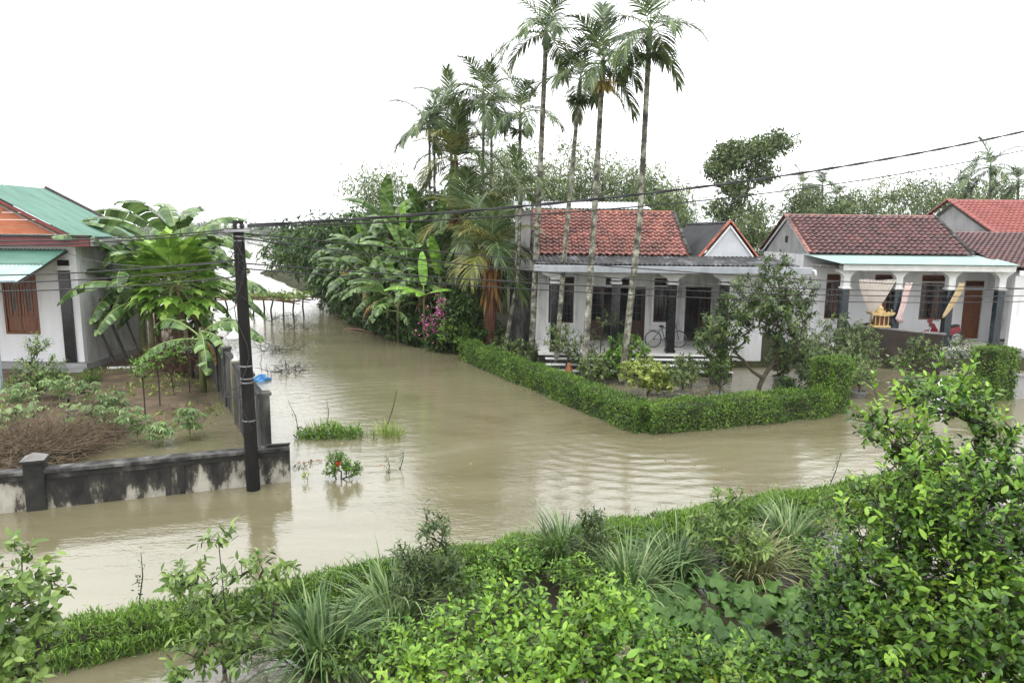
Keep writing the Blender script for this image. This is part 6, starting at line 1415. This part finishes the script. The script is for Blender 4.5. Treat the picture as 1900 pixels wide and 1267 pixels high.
def tuft(name, label, cat, base, spots, mat, n, r, h, w, seed, group=None, **kw):
    rng = np.random.default_rng(seed); t = thing(name, label, cat, base, group)
    V, F = join([blades(rng, s, n, r, h, w, **kw) for s in spots]); link('blades', np_mesh('blades', V, F, M[mat]), t); return t
t = tuft('flood_grass', 'left and larger clump of green weeds standing in the lane water', 'weeds', (-4.6, 17.3, 0), [(-5.2, 17.25, -.2), (-5.0, 17.5, .0), (-4.75, 17.35, -.05), (-4.55, 17.5, .04), (-4.3, 17.3, -.16), (-4.1, 17.45, -.06), (-3.85, 17.3, -.22)], 'weed', 75, .26, .5, .014, 41, 'weed clumps in the flood', lean=.55)
_n = 900; _rg = np.random.default_rng(6); _P = np.stack([_rg.uniform(-5.45, -3.8, _n), _rg.uniform(16.95, 17.5, _n), _rg.uniform(.0, .30, _n)], -1); _P[:, 2] *= .3 + vnoise(_P[:, 0], _P[:, 1], .35, 77); leaves('broad_leaves', _P, rdir(_rg, _n, .4), rdir(_rg, _n, 1), _rg.uniform(.05, .12, _n), _rg.uniform(.03, .06, _n), M['greenleaf'], t, T2)
tuft('flood_grass', 'right and smaller clump of green weeds standing in the lane water', 'weeds', (-3.25, 17.4, 0), [(-3.45, 17.3, -.2), (-3.25, 17.5, -.05), (-3.0, 17.4, -.12), (-2.85, 17.25, -.22)], 'weed', 85, .24, .5, .014, 42, 'weed clumps in the flood', lean=.4)
plant('ixora_bush', 'small bush with a red flower standing in the flood near the wall end', 'shrub', (-3.6, 14.2, 0), [(-3.65, 14.2, .38, .26, .22, .22), (-3.35, 14.2, .22, .18, .16, .16), (-3.75, 14.2, .2, .18, .16, .15)], 150, 'greenleaf', .08, .42, 971, per=9, slen=.12, r_tip=.004, bark='bark_dark')
_n = 60; _P = _rg.normal(size=(_n, 3)) * .02 + V3(-3.60, 14.02, .40); leaves('red_flower', _P, rdir(_rg, _n), rdir(_rg, _n), np.full(_n, .03), np.full(_n, .02), M['flower_red'], bpy.data.objects['ixora_bush'], T2)
plant('small_weed', 'tiny yellow-green sprout in the water left of the red-flowered bush', 'weed', (-4.28, 14.03, 0), [(*(-4.26, 14, 0.14), .07, .06, .10)], 12, 'yellowleaf', .07, .4, 972, per=5, slen=.08, r_tip=.003)
def spindly(label, base, top, seed, n=40, leaf=.06, mat='darkleaf'):
    rng = np.random.default_rng(seed); t = thing('bare_weed', label, 'weed', base, 'spindly weeds poking out of the flood'); b, tp = V3(*base), V3(*top); m_ = b * .5 + tp * .5 + V3(.05, 0, .03)
    MB().tube([b + V3(0, 0, -.1), m_, tp], [.012, .009, .004], 5).build('stem', M['bark_dark'], t)
    u = rng.random(n); P = b + (tp - b) * u[:, None] + rng.normal(size=(n, 3)) * .03; leaves('leaves', P, rdir(rng, n, -.2), rdir(rng, n), rng.uniform(.5, 1.2, n) * leaf, rng.uniform(.2, .4, n) * leaf, M[mat], t, T2)
SW = [((*(-5.46, 17.47, 0),), (-5.65, 17.3, 0.9), 'leaning dark weed left of the weed clumps'), ((*(-3.35, 18.05, 0),), (-2.97, 17.8, 1.13), 'long dark stem leaning right out of the smaller weed clump'), ((*(-4.95, 18.25, 0),), (-4.82, 17.8, 0.83), 'upright dark weed in the larger weed clump'),
      ((*(-5.21, 9.13, 0),), (-5.26, 9.4, 0.63), 'bare stalk rising at the lower left of the flood'), ((*(6.6, 13.97, 0),), (6.79, 13.9, 0.78), 'thin stem above the near hedge by the lime tree'), ((*(-2.65, 14.51, 0),), (-2.73, 14.8, 0.27), 'short white-tipped stem right of the red-flowered bush'), ((*(-2.47, 14.86, 0),), (-2.38, 14.9, 0.42), 'taller white-tipped stem right of the red-flowered bush')]
for i, (a, b, l) in enumerate(SW): spindly(l, a, b, 60 + i)
for i, (b, r, l) in enumerate([((-13.65, 41.4, 0), 1.4, 'flooded twigs just in front of the trellis'), ((-10.09, 30.09, 0), 1.1, 'dead weeds poking out in mid lane'), ((-11.6, 36.85, 0), 1.2, 'flooded twigs right of the trellis'), ((-8.26, 25.42, 0), .9, 'sparse dead weeds in the lane above the blue bag')]):
    o = sticks('drowned_weeds', l, 'weeds', b, r, .3, 60, 'bark_dark', 80 + i, (.25, .6), .5, .012, 'dead weeds in the flooded lane')
for i, (b, l) in enumerate([((-4.54, 15.24, 0), 'small raft of dead leaves left of the red-flowered bush'), ((-4.74, 14.86, 0), 'scattered leaves floating at the end of the low wall')]):
    n = 40; P = np.tile(V3(*b), (n, 1)) + _rg.normal(size=(n, 3)) * V3(.14, .10, .01) + V3(0, 0, .015); t = leaves('floating_leaves', P, rdir(_rg, n) * V3(1, 1, .3), rdir(_rg, n, 2), _rg.uniform(.04, .08, n), _rg.uniform(.03, .05, n), M['banana_dead'] if i == 0 else M['darkleaf'], None, T2, 'stuff', off=b); tag(t, l, 'leaves')

_rg = np.random.default_rng(91); _n = 420
_P = np.stack([_rg.uniform(-10, 10, _n), _rg.uniform(11, 34, _n), np.full(_n, .012)], -1); _k = (_P[:, 1] > 11.2 + .42 * _P[:, 0]) & (_P[:, 1] < 17.3 + .36 * (_P[:, 0] - 3.5) + np.where(_P[:, 0] < 3.4, -2.35 * (_P[:, 0] - 3.4), 0)) & (_P[:, 0] > -5.0 - .476 * (_P[:, 1] - 13.75)) & (vnoise(_P[:, 0], _P[:, 1], 2.2, 93) > .45); _P = _P[_k]; _n = len(_P)
o = leaves('floating_debris', _P, rdir(_rg, _n) * V3(1, 1, .15), rdir(_rg, _n, 4), _rg.uniform(.03, .10, _n), _rg.uniform(.015, .05, _n), M['banana_dead'], None, T2, 'stuff'); tag(o, 'scattered leaf litter floating on the brown flood water', 'litter')

# ---------------------------------------------------------------- near garden below the camera
NH = [(-8.9, 6.35), (-5.77, 7.73), (-1.87, 9.55), (3.03, 11.7), (10.1, 14.4)]
hedge('roadside_hedge', 'long low grassy hedge along the near edge of the flooded road', NH, .55, 0, .36, 'hedge_fresh', 3200, .10, .15, 21, T=T2, rough=.08, updir=.15, droop=.75)
# lemongrass
LG = [((-2.25, 7.75, 0), 1.0, 'lemongrass clump nearest the left young tree', 'lemongrass'), ((-1.5, 8.5, 0), 1.05, 'lemongrass clump left of the dark cone-shaped shrub', 'lemongrass'), ((.85, 10.4, 0), .95, 'lemongrass clump right of the dark cone-shaped shrub', 'lemongrass'), ((1.7, 9.35, 0), 1.05, 'large lemongrass clump in the middle of the near garden', 'lemongrass'), ((2.5, 9.85, 0), 1.05, 'lemongrass clump left of the drying one', 'lemongrass'), ((3.65, 9.95, 0), 1.0, 'yellowing lemongrass clump with arching dry blades', 'lemongrass_dry'), ((4.7, 11.1, 0), .9, 'lemongrass clump next to the lime tree', 'lemongrass')]
for i, (b, h, l, m) in enumerate(LG): tuft('lemongrass', l, 'lemongrass', b, [(b[0], b[1], -.1)], m, 300, .24, h * 1.22, .034, 300 + i, 'lemongrass clumps', lean=.4, droop=1.9 + .25 * math.sin(i * 2.1), segs=8)
# young trees
plant('young_tree', 'slender young tree with drooping leaves at the lower left', 'young tree', (-3.3, 7.6, 0), [(*(-3.35, 7.6, 1.68), .16, .14, .13), (*(-3.72, 7.6, 1.21), .30, .26, .16), (*(-2.91, 7.6, 1.29), .38, .3, .18), (*(-3.3, 7.6, 0.81), .62, .5, .22), (*(-2.59, 7.6, 1.42), .14, .12, .12), (*(-3.56, 7.4, 0.32), .42, .35, .18), (*(-2.94, 7.4, 0.4), .4, .35, .2), (*(-3.19, 7.6, 0.58), .5, .4, .2)], 165, 'mango', .145, .36, 401, trunk=[(-3.3, 7.6, -.3), (-3.31, 7.6, .5), (-3.33, 7.6, 1.1), (-3.35, 7.6, 1.62)], per=9, slen=.2, up=.25, bark='bark_dark', T=T8, r_tip=.0045, droop=.55)
plant('young_tree', 'leafy bush cut by the left edge of the picture', 'shrub', (-4.75, 6.3, 0), [(*(-4.69, 6.2, 1.98), .34, .3, .3), (*(-4.54, 6.2, 1.71), .36, .3, .22), (*(-4.78, 6.2, 1.32), .42, .35, .3), (*(-4.76, 6, 1.11), .4, .35, .3)], 150, 'mango', .13, .5, 402, per=8, slen=.16, up=.5, bark='bark_dark', T=T8, r_tip=.004, droop=.35)
plant('cone_shrub', 'dark cone-shaped shrub rising above the near hedge', 'shrub', (-1.0, 8.75, 0), [(*(-1, 8.75, 1.37), .2, .18, .28), (*(-1.04, 8.75, 0.87), .45, .4, .22), (*(-1.05, 8.75, 0.61), .6, .5, .25), (*(-1.44, 8.75, 0.95), .14, .14, .12)], 230, 'darkleaf', .11, .3, 403, per=11, slen=.18, up=.7, bark='bark_dark', T=T4, r_tip=.004, droop=.35)
plant('cone_shrub', 'small dark shrub poking over the middle of the near hedge', 'shrub', (1.15, 9.7, 0), [(*(1.19, 9.7, 1.06), .18, .16, .18), (*(1.18, 9.7, 0.68), .34, .3, .25)], 110, 'darkleaf', .11, .3, 404, per=10, slen=.18, up=.7, bark='bark_dark', r_tip=.004)
plant('cone_shrub', 'leafy green shrub standing among the lemongrass', 'shrub', (3.15, 10.0, 0), [(*(3.24, 10, 1.25), .22, .2, .25), (*(3.2, 10, 0.78), .5, .4, .3), (*(3.55, 9.8, 0.66), .35, .3, .3)], 130, 'mango', .15, .36, 405, per=9, slen=.2, up=.5, bark='bark_dark', r_tip=.004)
plant('hedge_weed', 'reddish tall weed beside the lime tree in the near hedge', 'weed', (5.3, 11.6, 0), [(*(5.52, 11.6, 0.44), .3, .25, .4)], 40, 'mango', .10, .3, 406, per=8, slen=.18, r_tip=.004)
# citrus
def citrus(label, base, blobs, ntips, mat, young, seed, leaf=.088, nparts=140, trunk=None, fruit=0, ratio=.22, bark='bark_dark', group='citrus bushes', per=8, cat='citrus tree', name='lime_tree'):
    rng = np.random.default_rng(seed); t = thing(name, label, cat, base, group)
    tips, out = ell_tips(rng, blobs, ntips, .5)
    up_ = rng.random(ntips) < .16; tips[up_, 2] += rng.uniform(.05, .22, up_.sum())      # leggy shoots above the rest
    b = V3(*base)
    if trunk is None: top = np.mean([x[:3] for x in blobs], 0); trunk = [b + V3(0, 0, -.3), b * .5 + top * .5, b * .15 + top * .85]
    V, F = grow(trunk, tips, .0045, 2.2, rng=rng); link('trunk', np_mesh('trunk', V, F, M[bark], True), t)
    ny = rng.random(ntips) < ratio * np.clip((tips[:, 2] - np.percentile(tips[:, 2], 20)) * 1.2, .25, 2)
    V, F = shoots(rng, tips[~ny], out[~ny], per, .17, leaf, .5, .55, T8, .2); link('crown', np_mesh('crown', V, F, M[mat]), t)
    V, F = shoots(rng, tips[ny] + V3(0, 0, .05), out[ny], per, .17, leaf * 1.05, .46, .95, T8, .0); link('young_leaves', np_mesh('young_leaves', V, F, M[young]), t)
    # single leaves nearest the viewer
    lv, lf = leafgeo(np.zeros((1, 3)), V3(1, 0, 0)[None], V3(0, 0, 1)[None], np.array([leaf * 1.15]), np.array([leaf * .58]), T8); me = np_mesh('leaf', lv, lf, M[mat]); me2 = np_mesh('leaf', lv, lf, M[young])
    near = np.argsort(np.linalg.norm(tips - V3(0, 0, 5.2), axis=1))[:nparts]
    for k in near:
        R_ = Matrix.Rotation(rng.uniform(0, 6.28), 4, 'Z') @ Matrix.Rotation(rng.uniform(-.7, .5), 4, 'Y') @ Matrix.Rotation(rng.uniform(-.6, .6), 4, 'X')
        inst('leaf', me2 if ny[k] else me, t, Matrix.Translation(tips[k] - OFF[t.name] + rng.normal(size=3) * .05) @ R_ @ Matrix.Scale(rng.uniform(.75, 1.25), 4))
    if fruit:
        fm = MB().lathe((0, 0, 0), [(.004, -.037), (.018, -.033), (.030, -.018), (.034, 0), (.030, .018), (.018, .032), (.004, .036)], 10).mesh('fruit', M['fruit'], True)
        for k in rng.choice(ntips, fruit, replace=False): inst('fruit', fm, t, Matrix.Translation(tips[k] - OFF[t.name] + V3(0, -.03, -.09)) @ Matrix.Scale(rng.uniform(.8, 1.25), 4))
    return t
citrus('tall lime tree with green fruit filling the right edge', (4.1, 5.9, 0), [(*(3.64, 6, 3.82), .34, .30, .15), (*(3.98, 6, 3.77), .26, .25, .16), (*(3.23, 5.9, 3.57), .30, .26, .15), (*(3.53, 5.9, 3.38), .3, .26, .14), (*(4.22, 5.9, 3.53), .2, .2, .14), (*(4.24, 5.8, 3.18), .40, .35, .26), (*(3.78, 5.5, 3.05), .75, .6, .45), (*(3.32, 5.6, 2.86), .55, .45, .35), (*(3.82, 5.1, 2.64), .7, .6, .5), (*(3.18, 5.2, 2.49), .65, .5, .42), (*(2.87, 5.3, 2.25), .5, .4, .4), (*(2.58, 5, 1.92), .5, .4, .35), (*(3.13, 4.7, 2.16), .7, .5, .4), (*(3.51, 4.5, 2.38), .5, .4, .4)],
       2500, 'lime', 'lime_young', 1101, .080, 260, [(4.1, 5.9, -.3), (4.1, 5.9, 1.2), (3.85, 5.85, 2.5), (3.75, 5.9, 3.3)], 44, .22)
citrus('bright green citrus bush along the bottom middle edge', (.4, 5.3, 0), [(*(-0.44, 5.6, 1.81), .30, .30, .16), (*(0.07, 5.6, 1.95), .28, .30, .18), (*(0.53, 5.5, 1.86), .34, .32, .18), (*(0.87, 5.4, 2.12), .28, .3, .18), (*(-0.7, 5.1, 1.74), .35, .4, .16), (*(0.07, 5, 1.84), .55, .4, .25), (*(0.78, 5, 1.9), .5, .4, .25), (*(1.33, 5.2, 1.82), .35, .3, .2)],
       820, 'cal', 'lime_young', 1102, .082, 220, None, 0, .38, name='citrus_bush', cat='citrus bush')
citrus('low citrus bush filling the bottom edge between the squash and the lime tree', (2.2, 5.0, 0), [(*(2, 5, 1.82), .35, .3, .2), (*(1.64, 4.9, 1.81), .3, .3, .15), (*(2.25, 4.8, 1.9), .3, .3, .2)], 260, 'lime', 'lime_young', 1103, .078, 60, None, 0, .25, name='citrus_bush', cat='citrus bush')
# low leafy fill between the grass clumps and the citrus
FILL = [((0.04, 9.58, 0.1), .42, .40, 'greenleaf', 'low green shrub right behind the bright citrus bush'), ((-0.55, 8.9, 0.1), .40, .34, 'greenleaf', 'low green shrub below the dark cone-shaped shrub'), ((0.95, 9.22, 0.1), .40, .34, 'cal', 'bright low shrub between two lemongrass clumps'), ((5.34, 10.65, 0.1), .6, .45, 'lime', 'leafy shrub at the left foot of the lime tree'), ((4.42, 10.09, 0.1), .4, .3, 'greenleaf', 'low shrub between the drying lemongrass and the lime tree'), ((-1.36, 7.57, 0.1), .5, .35, 'greenleaf', 'low shrub at the left end of the bright citrus bush'), ((-1.89, 7.41, 0.1), .35, .22, 'mango', 'small plant between the left lemongrass and the bottom edge')]
for i, (b, r, h, m, l) in enumerate(FILL): plant('low_shrub', l, 'shrub', b, [(b[0], b[1], b[2] + h, r, r * .8, h * .8), (b[0] + r * .7, b[1] + .1, b[2] + h * .7, r * .7, r * .6, h * .6)], 110, m, .085, .5, 1201 + i, per=8, slen=.16, up=.6, bark='bark_dark', T=T4, r_tip=.004, group='low shrubs of the near garden')
# squash vine on the flooded ground
sq = thing('squash_vine', 'squash vine with big dark round leaves spreading below the lime tree', 'vine', (2.7, 8.3, 0)); _rg = np.random.default_rng(12)
for i in range(270):
    x, y = _rg.uniform(1.5, 4.6), _rg.uniform(6.6, 9.3); z = .18 + .30 * vnoise(x, y, .7, 51) + _rg.uniform(-.04, .10) + .10 * max(0, 8 - y)
    inst('leaf', RL[i % 4], sq, Matrix.Translation((x - 2.7, y - 8.3, z)) @ Matrix.Rotation(_rg.uniform(0, 6.28), 4, 'Z') @ Matrix.Rotation(_rg.uniform(-.6, .6), 4, 'X') @ Matrix.Rotation(_rg.uniform(-.6, .6), 4, 'Y') @ Matrix.Scale(_rg.uniform(.6, 1.1), 4))
mb = MB()
for i in range(12):
    p = V3(_rg.uniform(1.5, 4.4), _rg.uniform(6.8, 9.2), .12); a = _rg.uniform(0, 6.28); mb.tube([p, p + V3(math.cos(a) * .5, math.sin(a) * .5, .05), p + V3(math.cos(a + .4), math.sin(a + .4), .02)], .012, 5)
mb.build('runner', M['midrib'], sq)
# gate lantern seen through the lime tree
gp = thing('gate_pier', 'pale gate pier mostly hidden behind the lime tree', 'gate pier', (12.63, 20.2, 0))
bx('pier_body', M['plaster'], gp, 12.43, 12.83, 20.0, 20.4, -.4, .42); bx('pier_cap', M['trim'], gp, 12.37, 12.89, 19.94, 20.46, .42, .48)
lantern('gate_lantern', 'white gate lantern seen through the top of the lime tree', 12.63, 20.2, .48, .95, .14)
